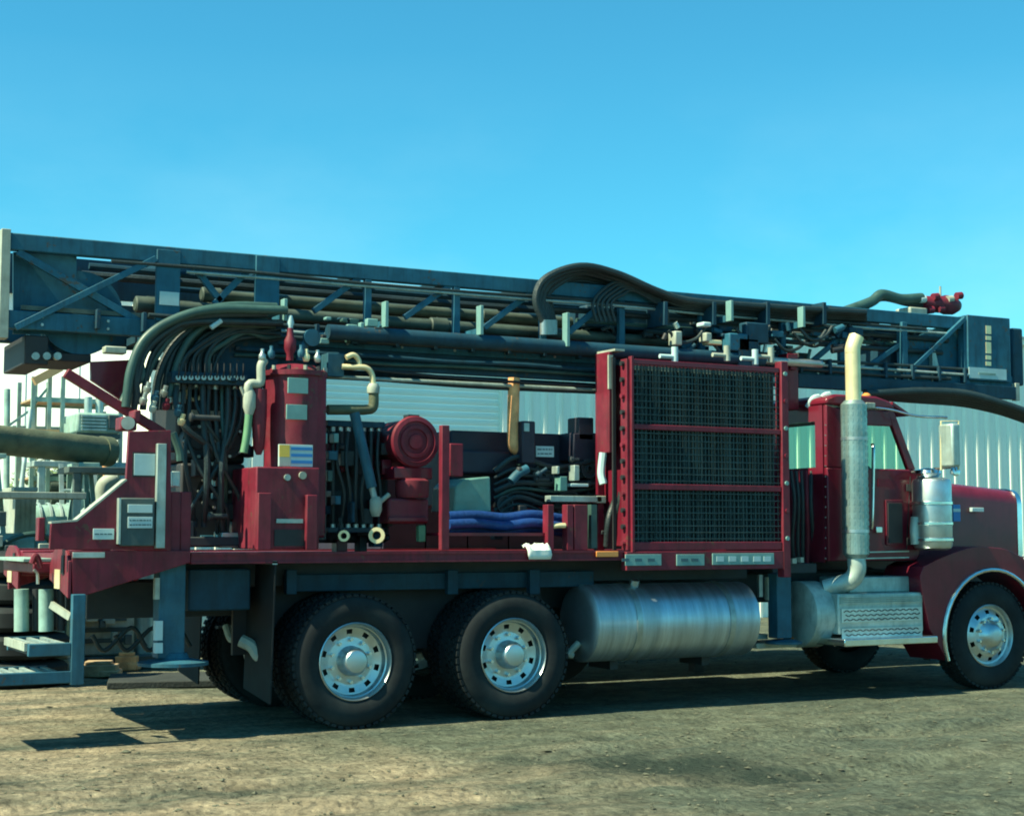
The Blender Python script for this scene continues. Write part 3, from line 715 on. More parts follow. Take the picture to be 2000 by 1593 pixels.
# back wall with window
wy0, wy1 = CY0+.16, CY0+.62; wz0, wz1 = P(1568,912,.4).z, P(1568,822,.4).z
MB().box(4.87, 4.90, CY0+.051, CY1-.051, zf+.05, wz0).build('back_wall', 'red_cab', cb)
MB().box(4.87, 4.90, CY0+.051, CY1-.051, wz1, zr-.02).build('back_wall', 'red_cab', cb)
MB().box(4.87, 4.90, CY0+.051, wy0, wz0, wz1).build('back_wall', 'red_cab', cb)
MB().box(4.87, 4.90, wy1, CY1-.051, wz0, wz1).build('back_wall', 'red_cab', cb)
MB().box(4.88, 4.886, wy0, wy1, wz0, wz1).build('back_window', 'glass', cb)
MB().prism([(5.73,zr-.05),(5.738,zr-.05),(6.0,sill+.01),(5.992,sill+.01)], CY0+.052, CY1-.052).build('windscreen', 'glass', cb)
MB().prism([(5.70,zr+.01),(5.93,zr-.09),(5.935,zr-.075),(5.71,zr+.04)], CY0, CY1).build('sun_visor', 'red_cab', cb)
for y in (.6, 1.84):
    MB().prism([(5.0,1.4),(5.4,1.4),(5.4,1.72),(5.16,1.75),(5.12,2.15),(5.0,2.15)], y-.22, y+.22).build('seat', 'black', cb, .04)
MB().tube([(5.62,.6+.2*math.cos(a),2.0+.2*math.sin(a)) for a in [i*math.pi/6 for i in range(13)]], .014).build('steering_wheel', 'black', cb)
MB().box(5.7,5.95,CY0+.06,CY1-.06,1.7,1.95).build('dashboard', 'black', cb, .03)
# door seam, lower peep window, handle
yD = CY0-.004
MB().pbox(1731, 976, 1766, 1064, yD-.012, yD-.001).build('lower_window_frame', 'red_cab', cb, .004)
MB().pbox(1735, 982, 1763, 1060, yD-.018, yD-.0125).build('lower_window', 'black', cb, .004)
for a_, b_ in (((1778,930),(1770,1072)), ((1770,1072),(1690,1080)), ((1690,1068),(1690,835))):
    MB().beam(P(*a_, yD), P(*b_, yD), .006, .012, (0,1,0)).build('door_seam', 'black', cb)
for zz in (1090, 1078): MB().beam(P(1690,zz,yD-.004), P(1775,zz-2,yD-.004), .012, .01, (0,1,0)).build('trim_line', 'steel', cb)
MB().tube([P(1704,868,.20), P(1706,880,.15), P(1705,950,.15), P(1703,1022,.15), P(1700,1034,.20)], .018).build('grab_handle', 'chrome', cb)
MB().pbox(1712,1028,1724,1040,yD-.03,yD-.001).build('door_handle', 'chrome', cb, .006)
MB().pbox(1715, 935, 1752, 950, yD-.004, yD-.001).build('door_emblem', 'red_bright', cb)
for py in (945, 1050): MB().pbox(1772, py, 1780, py+14, yD-.02, yD-.001).build('door_hinge', 'black', cb, .003)
for k in range(14): 
    q = P(1612, 830+k*20, CY0); MB().cyl(q, q-Vector((0,.006,0)), .008, n=6).build('rivet', 'steel', cb)
for k in range(5):
    q = Vector((5.55, CY0+.2+k*.4, zr+.085)); MB().lathe(q, (0,0,1), [(-.01,.05),(.03,.045),(.05,.02)], 12).build('marker_lamp', 'amber', cb)
# roof details
MB().lathe(P(1628,806,.35), (1,0,.1), [(-.1,.0),(-.09,.03),(-.04,.055),(.08,.05),(.13,.02),(.14,0)], 14, close=False).build('roof_lamp', 'red_bright', cb)
MB().pbox(1692, 786, 1710, 797, .2, .3).build('clearance_lamp', 'pale', cb, .006)
MB().tube([P(1700,795,.25), P(1740,800,.15), P(1790,812,.0), P(1850,815,-.1)], .012).build('mirror_arm', 'chrome', cb)
MB().tube([P(1780,922,.2), P(1830,915,.0), P(1862,912,-.15)], .012).build('mirror_arm', 'black', cb)
# behind the cab: air horn, hoses, cables
for k, (px, py) in enumerate(((1577,795),(1590,800),(1598,790))):
    q = P(px, py, .5); MB().tube([q, q+Vector((.03,-.05,.08)), q+Vector((.1,-.05,.1))], .03).build('air_fitting', 'label', T)
for k in range(5):
    MB().tube([P(1545+k*10, 920, .45), P(1552+k*8, 980, .4), P(1548+k*10, 1050, .45), P(1552+k*8, 1105, .5)], .018).build('air_line', 'hose' if k != 3 else 'red_bright', T)
MB().pbox(1538, 690, 1560, 800, .55, .7).build('mast_rest_post', 'red_cab', T, .01)
MB().pbox(1545, 700, 1556, 722, .5, .549).build('mast_rest_pin', 'red_bright', T, .004)
MB().box(4.28, 4.80, .3, 2.1, 1.15, 1.24).build('cab_deck', 'chassis', T, .006)
MB().pbox(1548, 1090, 1556, 1100, .2, .28).build('air_coupling', 'pale', T); MB().pbox(1564, 1088, 1570, 1098, .2, .28).build('air_coupling', 'pale', T)

# exhaust stack
ex = sub('exhaust_stack', T); q = P(1669, 900, .02); EX, EY = q.x, .02
z = lambda py: P(1669, py, EY).z
MB().lathe((EX,EY,z(1090)), (0,0,1), [(0,.085),(.04,.122),(z(782)-z(1090)-.04,.122),(z(782)-z(1090),.085)], 32).build('heat_shield', 'shield', ex)
mb = MB()
for k in range(22):
    zz = z(1075)+k*(z(795)-z(1075))/21
    for jn in range(9):
        a = R(180+jn*22); c = Vector((EX+.123*math.cos(a), EY+.123*math.sin(a), zz)); M = Matrix.Rotation(a, 3, 'Z'); mb.obox(c, (.004,.012,.04), M)
mb.build('shield_slots', 'shield', ex, smooth=False)
mb = MB(); r = .072; zt2 = z(690)
mb.lathe((EX,EY,z(782)), (0,0,1), [(0,r),(zt2-z(782),r)], 24, close=False)
# curved, angle-cut outlet
p0 = Vector((EX,EY,zt2)); mb.tube([p0, p0+Vector((.005,0,.06)), p0+Vector((.05,0,.16))], r, n=24)
mb.build('stack_pipe', 'brass', ex)
MB().lathe(p0+Vector((.05,0,.16)), (.4,0,.9), [(.0,.06),(.004,.06)], 20).build('outlet', 'black', ex)
MB().tube([(EX,EY,z(1090)), (EX-.0,EY,z(1115)), (EX-.05,EY+.05,z(1135)), (EX-.22,EY+.2,z(1150))], .085, n=20).build('elbow', 'galv', ex)
for py in (860, 1040): MB().lathe((EX,EY,z(py)), (0,0,1), [(0,.126),(.03,.126)], 32).build('shield_clamp', 'alu', ex)

# hood, grille shell, fender, air cleaner, mirror
hd = sub('hood', T)
hz1 = P(1900,953,.5).z; 
def hood_sec(x, top, y0):
    z0 = 1.30; c = 1.22; y1 = 2*c-y0; r = .16
    out = [(x,y0,z0)]
    for k in range(6):
        a = R(180-18*k); out.append((x, y0+r+r*math.cos(a), top-r+r*math.sin(a)))
    out.append((x, c, top+.035))
    for k in range(6):
        a = R(90-18*k); out.append((x, y1-r+r*math.cos(a), top-r+r*math.sin(a)))
    out.append((x,y1,z0)); return out
mb = MB(); secs = [hood_sec(6.065, 2.07, .34), hood_sec(6.5, 2.05, .40), hood_sec(7.0, 2.02, .45), hood_sec(7.62, 1.98, .50)]; m = len(secs[0])
mb.add([v for s in secs for v in s], [(i*m+k, i*m+k+1, (i+1)*m+k+1, (i+1)*m+k) for i in range(3) for k in range(m-1)] + [tuple(range(m-1,-1,-1)), tuple(3*m+k for k in range(m))])
mb.build('hood_shell', 'red_cab', hd, ang=30)
mb = MB(); s2 = hood_sec(7.621, 1.99, .49); s3 = hood_sec(7.70, 1.985, .50)
mb.add(s2+s3, [(k, k+1, m+k+1, m+k) for k in range(m-1)] + [tuple(range(m-1,-1,-1)), tuple(m+k for k in range(m))]); mb.build('grille_shell', 'chrome', hd)
yh = .42
MB().pbox(1899, 991, 1922, 999, yh-.02, yh+.02).build('hood_badge', 'label', hd, .004)
MB().pbox(1862, 985, 1876, 1018, .30, .36).build('side_lamp', 'stripe_blue', hd, .004)
MB().pbox(1862, 993, 1876, 999, .296, .299).build('side_lamp_band', 'label', hd)
fd = sub('fender', T); wc = (6.74, .522)
arch = [(wc[0]+.645*math.cos(R(a)), wc[1]+.645*math.sin(R(a))) for a in range(200, -25, -9)]
outer = [(P(a,b,0).x, P(a,b,0).z) for a,b in ((1816,1228),(1806,1180),(1796,1130),(1800,1108),(1835,1090),(1870,1076),(1905,1066))]
outer += [(6.9,1.375),(7.15,1.30),(7.35,1.14),(7.45,.95),(7.47,.75)]
poly = outer + [p for p in arch[::-1]]
mb = MB()
# strip of quads between the outline and the arch so that the faces stay clean
N = 26
def resample(pl, n):
    L = [0]
    for i in range(1, len(pl)): L.append(L[-1]+math.dist(pl[i-1], pl[i]))
    out = []
    for k in range(n):
        t = L[-1]*k/(n-1); i = 1
        while i < len(L)-1 and L[i] < t: i += 1
        u = (t-L[i-1])/max(1e-6, L[i]-L[i-1]); out.append((pl[i-1][0]+(pl[i][0]-pl[i-1][0])*u, pl[i-1][1]+(pl[i][1]-pl[i-1][1])*u))
    return out
A_ = resample(arch, N); B_ = resample(outer, N)
def fender(y0, y1):
    mb = MB(); vs = [(x,y0,zz) for x,zz in A_] + [(x,y0,zz) for x,zz in B_] + [(x,y1,zz) for x,zz in B_] + [(x,y1,zz) for x,zz in A_]
    fs = []
    for k in range(N-1):
        for r_ in range(3): fs.append((r_*N+k, r_*N+k+1, (r_+1)*N+k+1, (r_+1)*N+k))
        fs.append((3*N+k, 3*N+k+1, k+1, k))
    fs += [(0,N,2*N,3*N), (N-1,4*N-1,3*N-1,2*N-1)]
    return mb.add(vs, fs)
fender(.0, .52).build('fender_shell', 'red_cab', fd, .07); fender(W-.52, W).build('fender_shell', 'red_cab', fd, .07)
MB().tube([(x, -.005, zz) for x, zz in arch], .022, sub=1).build('fender_trim', 'chrome', fd)
ac = sub('air_cleaner', T); q = P(1822, 1000, .05); AX, AY = q.x, .06; za, zb_ = P(1822,932,.0).z, P(1822,1074,.0).z
MB().lathe((AX,AY,zb_), (0,0,1), [(0,.13),(.02,.175),(.05,.187),(za-zb_-.05,.187),(za-zb_-.02,.175),(za-zb_,.12)], 40).build('canister', 'alu', ac)
for t in (.12, .34, .62):
    zz = zb_+(za-zb_)*t; MB().lathe((AX,AY,zz), (0,0,1), [(0,.190),(.006,.197),(.03,.197),(.036,.190)], 40).build('band', 'chrome', ac)
MB().lathe((AX-.05,AY,za), (0,0,1), [(0,.10),(.04,.13),(.07,.12),(.09,.05),(.095,.0)], 24, close=False).build('rain_cap', 'chrome', ac)
MB().tube([P(1788,1010,.1), P(1786,1035,.1), P(1788,1062,.1)], .045, n=12).build('intake_pipe', 'galv', ac)
mi = sub('mirror', T); mp_ = P(1852, 868, -.25)
MB().box(mp_.x-.05, mp_.x+.05, -.36, -.17, P(1852,912,-.25).z, P(1852,828,-.25).z).build('mirror_head', 'galv', mi, .02)
MB().tube([P(1838,918,-.2), P(1838,822,-.2), P(1872,822,-.25), P(1872,918,-.25)], .010, sub=1).build('mirror_bracket', 'brass', mi)
MB().lathe(P(1858,922,-.15), (0,-1,.2), [(0,.02),(.05,.05),(.07,.05),(.08,.02)], 16).build('spot_mirror', 'chrome', mi)
# bumper and headlamp beyond the frame edge
MB().box(7.72, 7.85, .1, W-.1, .5, .85).build('bumper', 'chrome', T, .03)
MB().lathe((7.45,.32,1.2), (1,0,0), [(0,.02),(.05,.09),(.14,.1),(.16,.09)], 18).build('headlamp', 'chrome', T)

# ------------------------------------------------------------------ mast
MA = sub('mast', T); YN, YF = .72, 1.72
XL, XR = -2.56, 7.92; ZT = 3.79
for y in (YN, YF-.09):
    MB().box(XL, XR-.4 if y == YN else XR-.4, y, y+.09, ZT-.13, ZT).build('top_chord', 'mast', MA, .008)
    MB().box(XL, XR, y, y+.09, 3.06, 3.20).build('bottom_chord', 'mast', MA, .008)
    MB().box(XL+.1, 1.8, y+.02, y+.07, 3.21, 3.245).build('chord_liner', 'rod', MA)
for k in range(12):
    x = XL+.5+k*.82; MB().box(x-.04, x+.04, YN+.091, YF-.091, ZT-.08, ZT-.03).build('top_tie', 'mast_dark', MA)
for k in range(14):
    x = XL+.4+k*.75; MB().box(x-.03, x+.03, YN+.091, YF-.091, 3.08, 3.14).build('cross_tie', 'mast_dark', MA)
zl = lambda px, py, y=YN: P(px, py, y)
def strut(px0, py0, px1, py1, w=.05, y=YN+.03, m='mast', name='diagonal_brace', dep=.04):
    a = P(px0,py0,y); b = P(px1,py1,y); return MB().beam(a, b, dep, w, (0,0,1)).build(name, m, MA, .004) if abs(b.x-a.x) > .02 else MB().box(a.x-w/2, a.x+w/2, y-dep/2, y+dep/2, min(a.z,b.z), max(a.z,b.z)).build(name, m, MA, .004)
# left bay: side plate, X brace and hanging sheave
MB().pprism([(26,492),(150,492),(150,545),(200,580),(230,650),(26,652)], YN+.12, YN+.15).build('side_plate', 'mast', MA, .003)
strut(34, 492, 292, 640, .055); strut(30, 640, 305, 505, .05, y=YN-.015, dep=.03)
c = P(150, 615, YN+.3); rs = (P(150,696,YN+.3)-c).length
for yy in (YN+.16, YN+.62): MB().lathe((c.x, yy, c.z), (0,1,0), [(0,.05),(0,rs),(.03,rs),(.05,rs-.05),(.07,rs-.05),(.09,rs),(.12,rs),(.12,.05)], 40).build('sheave', 'mast', MA)
MB().pbox(48, 655, 95, 712, YN+.05, YF-.1).build('sheave_guard', 'black', MA, .01)
MB().pbox(95, 690, 178, 706, YN+.15, YF-.2).build('guard_plate', 'black', MA, .006)
for px in (70, 92, 113): 
    q = P(px, 695, YN+.03); MB().cyl(q, q+Vector((0,.05,0)), .03, n=10).build('guard_bolt', 'galv', MA)
MB().box(XL-.07, XL-.001, YN-.03, YN+.12, 2.98, ZT+.02).build('end_post', 'pale', MA, .004); MB().box(XL-.07, XL-.001, YF-.12, YF+.03, 2.98, ZT+.02).build('end_post', 'pale', MA, .004)
MB().box(XL-.06, XL-.002, YN+.121, YF-.121, 3.06, 3.16).build('end_beam', 'mast', MA, .004)
MB().pbox(205, 676, 248, 690, .6, .7).build('lamp_bracket', 'pale', MA, .01)
# gusset plates and posts
for (a_, b_, c_, d_) in ((306,488,352,628), (500,500,546,604)):
    MB().pbox(a_, b_, c_, d_, YN-.02, YN+.03).build('gusset_plate', 'mast', MA, .004)
MB().pbox(312, 570, 350, 596, YN-.028, YN-.021).build('mast_placard', 'label', MA)
strut(366, 505, 432, 590); strut(418, 594, 498, 515)
for (a_, b_) in ((720, 530), (893, 545), (1062, 560), (1215, 575), (1372, 590), (1480,595), (1530, 595), (1644, 600)):
    p = P(a_, b_, YN); MB().box(p.x-.03, p.x+.03, YN+.0, YN+.05, 3.201, ZT-.131).build('post', 'mast', MA, .004)
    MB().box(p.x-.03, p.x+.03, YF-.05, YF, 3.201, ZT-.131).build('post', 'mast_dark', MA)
for (a_, b_, c_, d_) in ((612,608,706,540),(790,620,890,550),(945,640,1046,565),(1110,650,1205,570),(1575,715,1640,660),(1668,735,1758,672)):
    strut(a_, b_, c_, d_)
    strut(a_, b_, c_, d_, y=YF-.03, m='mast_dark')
# drill rods racked inside the mast
for k, (y, z, r) in enumerate(((.93,3.34,.05),(1.06,3.36,.055),(1.2,3.33,.05),(1.36,3.36,.055),(1.5,3.33,.05),(1.12,3.49,.045),(1.3,3.5,.05))):
    x0_ = -1.55 + .12*k; x1_ = 3.7+.15*(k % 3)
    rod = MB().cyl((x0_,y,z), (x1_,y,z), r, n=14).build('drill_rod', 'rod', MA)
    for xx in (x0_, x0_+2.6): MB().lathe((xx,y,z), (1,0,0), [(0,r+.004),(.01,r+.018),(.16,r+.018),(.17,r+.004)], 14, close=False).build('rod_joint', 'rod', rod)
MB().box(XL+.1, 3.6, YF-.13, YF-.10, 3.46, 3.785).build('far_web', 'mast_dark', MA)
MB().box(-1.9, 4.5, 1.58, 1.6, 3.22, 3.42).build('inner_rail', 'mast_dark', MA)
MB().box(2.6, 4.4, .84, 1.6, 3.42, 3.62).build('rotary_head', 'mast_dark', MA, .02)
# feed cylinder along the near side with its clamps
FY = .50
a = P(640, 652, FY); b = P(1490, 700, FY); zz = (a.z+b.z)/2
MB().cyl((a.x,FY,zz), (b.x,FY,zz), .062, n=20).build('feed_cylinder', 'mast_dark', MA)
MB().cyl((b.x-.001,FY,zz), (b.x+.7,FY,zz), .04).build('cylinder_rod', 'steel', MA)
MB().box(-1.2, 4.3, YN+.02, YN+.10, 2.90, 2.985).build('guide_rail', 'mast_dark', MA, .004); MB().box(-1.2, 4.3, YF-.10, YF-.02, 2.90, 2.985).build('guide_rail', 'mast_dark', MA, .004)
MB().box(-.6, 4.2, YN+.03, YN+.08, 2.985, 3.059).build('guide_web', 'mast_dark', MA)
for px, p0, p1 in ((553,585,628),(750,590,640),(935,598,655),(1103,612,678),(1422,588,628),(1562,600,640)):
    t_, u_ = P(px,p0,FY-.02), P(px,p1,FY-.02)
    MB().box(t_.x-.015, t_.x+.015, FY-.085, FY-.0, u_.z, t_.z).build('cylinder_clamp', 'plate', MA, .004)
    MB().box(t_.x-.015, t_.x+.015, FY+.001, YN-.001, u_.z+.0, u_.z+.06).build('clamp_arm', 'mast', MA)
# cables slung below
for k, (y0_, y1_, yy) in enumerate(((722,756,.55),(742,768,.62))):
    a = P(640,y0_-8,yy); b = P(1190,y1_,yy); mid = (a+b)/2 - Vector((0,0,.02))
    MB().tube([a, mid, b], .012, n=8).build('wire_rope', 'black', MA)
MB().tube([P(640,735,.6), P(900,748,.6), P(1190,763,.6)], .016).build('hydraulic_line', 'galv', MA)
# crown end
MB().pprism([(1762,668),(1884,618),(1884,745),(1762,735)], YN+.10, YN+.13).build('crown_plate', 'mast', MA, .003)
strut(1768, 732, 1884, 622, .045, y=YN-.02); 
for px in (1764, 1884): 
    p = P(px, 680, YN); MB().box(p.x-.035, p.x+.035, YN-.03, YN+.06, 3.05, 3.68 if px == 1764 else 3.80).build('crown_post', 'mast', MA, .004)
cp = MB().pbox(1891, 618, 1974, 744, YN-.05, YN+.04).build('crown_side_panel', 'mast', MA, .008)
for (p0, p1) in ((636,652),(656,664),(668,690),(694,702),(706,714)):
    MB().pbox(1926, p0, 1936, p1, YN-.056, YN-.051).build('painted_lettering', 'brass', cp)
MB().pbox(1893, 719, 1966, 740, YN-.058, YN-.051).build('white_decal', 'label', cp)
MB().pbox(1912, 728, 1945, 732, YN-.063, YN-.059).build('decal_print', 'yard_teal', cp)
MB().box(P(1976,680,YN).x, P(1996,680,YN).x, YN-.02, YF, 3.1, 3.72).build('crown_block', 'mast_dark', MA, .02)
MB().box(P(1890,640,YN).x, P(1976,680,YN).x, YF-.04, YF+.05, 3.05, 3.78).build('crown_side_panel', 'mast', MA, .008)
MB().box(P(1764,640,YN).x, P(1884,640,YN).x, YN+.2, YN+.9, 3.2, 3.5).build('crown_sheave_box', 'mast_dark', MA, .01)
q = P(1820,700,YN+.05); MB().prism([(q.x,q.z-.1),(q.x+.09,q.z-.1),(q.x+.03,q.z+.12),(q.x,q.z+.12)], YN+.04, YN+.09).build('crown_wedge', 'galv', MA)
q = P(1775, 743, YN-.02); MB().cyl(q, q+Vector((0,.04,0)), .035, n=12).build('pin_head', 'label', MA)
MB().pbox(1984, 748, 1992, 782, YN-.06, YN).build('crown_hook', 'pale', MA, .004)
MB().pbox(1560, 742, 1985, 768, YN-.06, YN-.001).build('lower_guard', 'mast_dark', MA, .006)
# drooping hose bundle at the crown
for k in range(5):
    dy = .04*k; dz = 4*k
    MB().tube([P(1690,768+dz*.3,.62+dy), P(1790,764+dz,.6+dy), P(1880,768+dz*1.2,.58+dy), P(1950,786+dz,.56+dy), P(2010,806+dz,.54+dy)], .042, n=10).build('hose_bundle', 'hose', MA)
# hoses arching over the top and running along the mast
rnd = random.Random(13)
for k in range(7):
    o_ = 4.6*k; yy = .58+.035*k; jx = rnd.uniform(-5,5); jy = rnd.uniform(-3,3)
    pts = [P(1062+o_*.7,632,yy), P(1047+o_+jx*.4,585,yy), P(1068+o_+jx,543+o_*.7,yy), P(1136+jx,518+o_*1.1+jy,yy), P(1208+jx,534+o_*1.1,yy), P(1282,566+o_*.9+jy,yy), P(1345,586+o_*.9,yy), P(1450,594+o_+jy,yy), P(1560,602+o_,yy), P(1690,610+o_*.8,yy)]
    MB().tube(pts, .026 if k % 3 else .032, n=9).build('hydraulic_hose', 'hose', MA)
    q = pts[0]; MB().cyl(q+Vector((0,0,-.10)), q+Vector((0,0,.03)), .036, n=10).build('hose_ferrule', 'steel', MA)
for px in (1300, 1395, 1500, 1610):
    q = P(px, 606, .55); MB().box(q.x-.02, q.x+.02, .54, .86, q.z-.14, q.z+.08).build('hose_clamp', 'mast_dark', MA, .004)
for k in range(5):
    MB().tube([P(1165+9*k,628,.66), P(1158+9*k,592,.66), P(1182+9*k,562+3*k,.66), P(1215+6*k,552+4*k,.66), P(1290,580+4*k,.66)], .015).build('hydraulic_hose', 'hose', MA)
# swivel and hose on top near the crown
MB().tube([P(1640,612,.9), P(1700,590,.9), P(1722,575,.9), P(1760,584,.9), P(1800,582,.9)], .055, n=12).build('swivel_hose', 'hose_grey', MA)
MB().tube([P(1690,600,.95), P(1722,582,.95), P(1770,592,.95), P(1800,596,.95)], .035).build('swivel_hose', 'hose', MA)
sw = sub('water_swivel', MA)
MB().pbox(1778, 600, 1812, 634, .82, 1.05).build('swivel_base', 'pale', sw, .015)
q = P(1810, 592, .95)
MB().lathe(q, (1,0,.0), [(-.08,.04),(-.06,.075),(.06,.08),(.1,.095),(.2,.09),(.26,.105),(.36,.10),(.44,.06),(.47,.02)], 20).build('swivel_body', 'red', sw)
for k, (px, py, m_) in enumerate(((1796,585,'label'),(1822,580,'red_bright'),(1868,578,'red_bright'),(1850,585,'pale'),(1812,606,'red'),(1832,604,'red'))):
    q = P(px,py,.88); MB().cyl(q, q+Vector((.07,0,.01)), .04, n=10).build('swivel_fitting', m_, sw)
q = P(1837, 592, .93); MB().cyl(q, q+Vector((0,0,.18)), .012, n=8).build('swivel_pin', 'pale', sw)
# valve clutter between mast and cooler
rnd = random.Random(11)
for k in range(34):
    px = rnd.uniform(1290, 1660); py = rnd.uniform(634, 690); yy = rnd.uniform(.5,.7); q = P(px, py, yy)
    m_ = rnd.choice(['mast_dark','black','mast','galv','hose_grey','mast_dark','black'])
    if rnd.random() < .5: MB().box(q.x, q.x+rnd.uniform(.06,.18), yy, yy+.1, q.z-rnd.uniform(.03,.10), q.z).build('hydraulic_valve', m_, MA, .008)
    else: MB().cyl(q, q+Vector((rnd.uniform(-.14,.14),0,rnd.uniform(-.1,.1))), rnd.uniform(.015,.035), n=10).build('hose_fitting', m_, MA)
for (px,py,w_,h_,m_) in ((1326,660,14,28,'pale'),(1385,658,12,18,'pale'),(1398,668,26,10,'brass'),(1382,633,16,9,'label'),(1445,668,40,34,'mast'),(1480,650,44,40,'mast_dark'),(1463,690,40,60,'mast_dark')):
    MB().pbox(px-w_/2, py-h_/2, px+w_/2, py+h_/2, .44, .56).build('valve_body', m_, MA, .012)
for k in range(6):
    px = rnd.uniform(1300,1600); a = P(px, rnd.uniform(640,680), .5)
    MB().tube([a, a+Vector((.12,-.02,-.1)), a+Vector((.3,0,-.06)), a+Vector((.42,.02,.05))], .016).build('small_hose', 'hose', MA)

# lines, clamps and fittings that crowd the mast
rnd = random.Random(17)
for k, (y, z, x0_, x1_, rr_, m_) in enumerate(((.69,3.225,-1.5,7.2,.016,'hose'),(.68,3.17,-.9,7.4,.014,'galv'),(.67,3.12,-.9,6.9,.018,'hose'),(.66,3.0,-.8,4.4,.02,'mast_dark'),(.68,2.955,-.8,4.4,.016,'hose_grey'),
                                                (.69,3.63,-1.8,6.6,.014,'hose'),(.70,3.60,-1.2,6.9,.012,'galv'),(1.0,3.62,-1.9,6.9,.03,'mast_dark'),(1.25,3.60,-1.9,6.9,.035,'hose'),(1.45,3.58,-1.2,6.5,.03,'mast_dark'),(.80,3.55,2.2,7.0,.028,'hose'),(.85,3.47,2.5,7.1,.022,'hose_grey'),(.78,3.40,3.2,6.9,.025,'hose'))):
    pts = []; n_ = 8
    for i in range(n_+1): pts.append((x0_+(x1_-x0_)*i/n_, y+rnd.uniform(-.006,.006), z+rnd.uniform(-.012,.008)))
    MB().tube(pts, rr_, n=8, sub=3).build('hydraulic_line', m_, MA)
for k in range(26):
    x = -1.9+k*.36; MB().box(x-.015, x+.015, YN-.075, YN-.001, 3.09, 3.24).build('line_clamp', 'mast_dark', MA, .003)
for k in range(20):
    x = XL+.25+k*.5
    for zz_ in (3.10, 3.16): MB().cyl((x, YN-.001, zz_), (x, YN-.014, zz_), .012, n=6).build('chord_bolt', 'steel', MA)
for k in range(120):
    px = rnd.uniform(1150, 1765); py = rnd.uniform(612, 695) - (px-1150)*.0 ; yy = rnd.uniform(.74, 1.3); q = P(px, py, yy); t = rnd.random()
    m_ = rnd.choice(['mast_dark','black','mast','hose','mast_dark','black','chassis','steel','mast'])
    if 1570 < px and py > 660: continue
    if t < .4: MB().box(q.x, q.x+rnd.uniform(.05,.2), yy, yy+rnd.uniform(.06,.2), q.z-rnd.uniform(.03,.12), q.z).build('valve_body', m_, MA, .008)
    elif t < .65: MB().lathe(q, rnd.choice([Vector((1,0,0)),Vector((0,0,1)),Vector((0,-1,0))]), [(0,.015),(.008,.03),(.03,.03),(.04,.02),(rnd.uniform(.07,.16),.02)], 9).build('hose_fitting', m_, MA)
    else:
        e = q+Vector((rnd.uniform(-.5,.5),rnd.uniform(-.05,.05),rnd.uniform(-.12,.08))); MB().tube([q,(q+e)/2+Vector((0,-.04,rnd.uniform(-.12,.12))),e], rnd.uniform(.010,.02), n=7).build('small_hose', 'hose', MA)
for k in range(26):
    px = rnd.uniform(625, 735); py = rnd.uniform(618, 660); yy = rnd.uniform(.45,.66); q = P(px, py, yy)
    MB().box(q.x, q.x+rnd.uniform(.03,.1), yy, yy+.06, q.z-rnd.uniform(.02,.07), q.z).build('valve_body', rnd.choice(['hose_grey','mast_dark','plate','black']), MA, .006)

# ------------------------------------------------------------------ machinery on the deck
# big hoses arching up to the mast
for k, pth in enumerate(([(246,795),(256,720),(285,660),(345,622),(425,604),(560,606)], [(268,790),(264,730),(278,682),(318,640),(400,616),(520,612)], [(238,790),(258,752),(276,735),(274,700),(300,650),(360,616),(450,598),(540,600)],
                         [(332,775),(345,712),(376,655),(430,626),(520,622)], [(322,770),(330,715),(352,668),(400,634),(500,628)])):
    yy = .38+.05*k
    MB().tube([P(a_,b_,yy) for a_,b_ in pth], .036 if k < 3 else .028, n=12).build('hydraulic_hose', ['hose_grey','hose','hose_grey','hose_grey','hose'][k], T)
MB().tube([P(412,640,.4), P(432,626,.4)], .02, sub=1).build('hose_sleeve', 'label', T)
# winch drum behind the hoses
wi = sub('winch', T); c = P(455,690,.8)
MB().lathe((c.x,.7,c.z), (0,1,0), [(0,.04),(0,.36),(.04,.36),(.05,.2),(.6,.2),(.61,.36),(.65,.36),(.65,.04)], 40).build('drum', 'mast_dark', wi)
mb = MB()
for k in range(14): mb.lathe((c.x,.76+k*.04,c.z), (0,1,0), [(0,.2),(.01,.235),(.03,.235),(.04,.2)], 36, close=False)
mb.build('cable_wraps', 'black', wi)
MB().pbox(370, 628, 545, 655, .72, 1.5).build('winch_frame', 'mast_dark', wi, .01)
MB().pbox(520, 655, 545, 800, .72, .8).build('winch_upright', 'mast_dark', wi, .008); MB().pbox(345, 655, 368, 830, .78, .86).build('winch_upright', 'mast_dark', wi, .008)
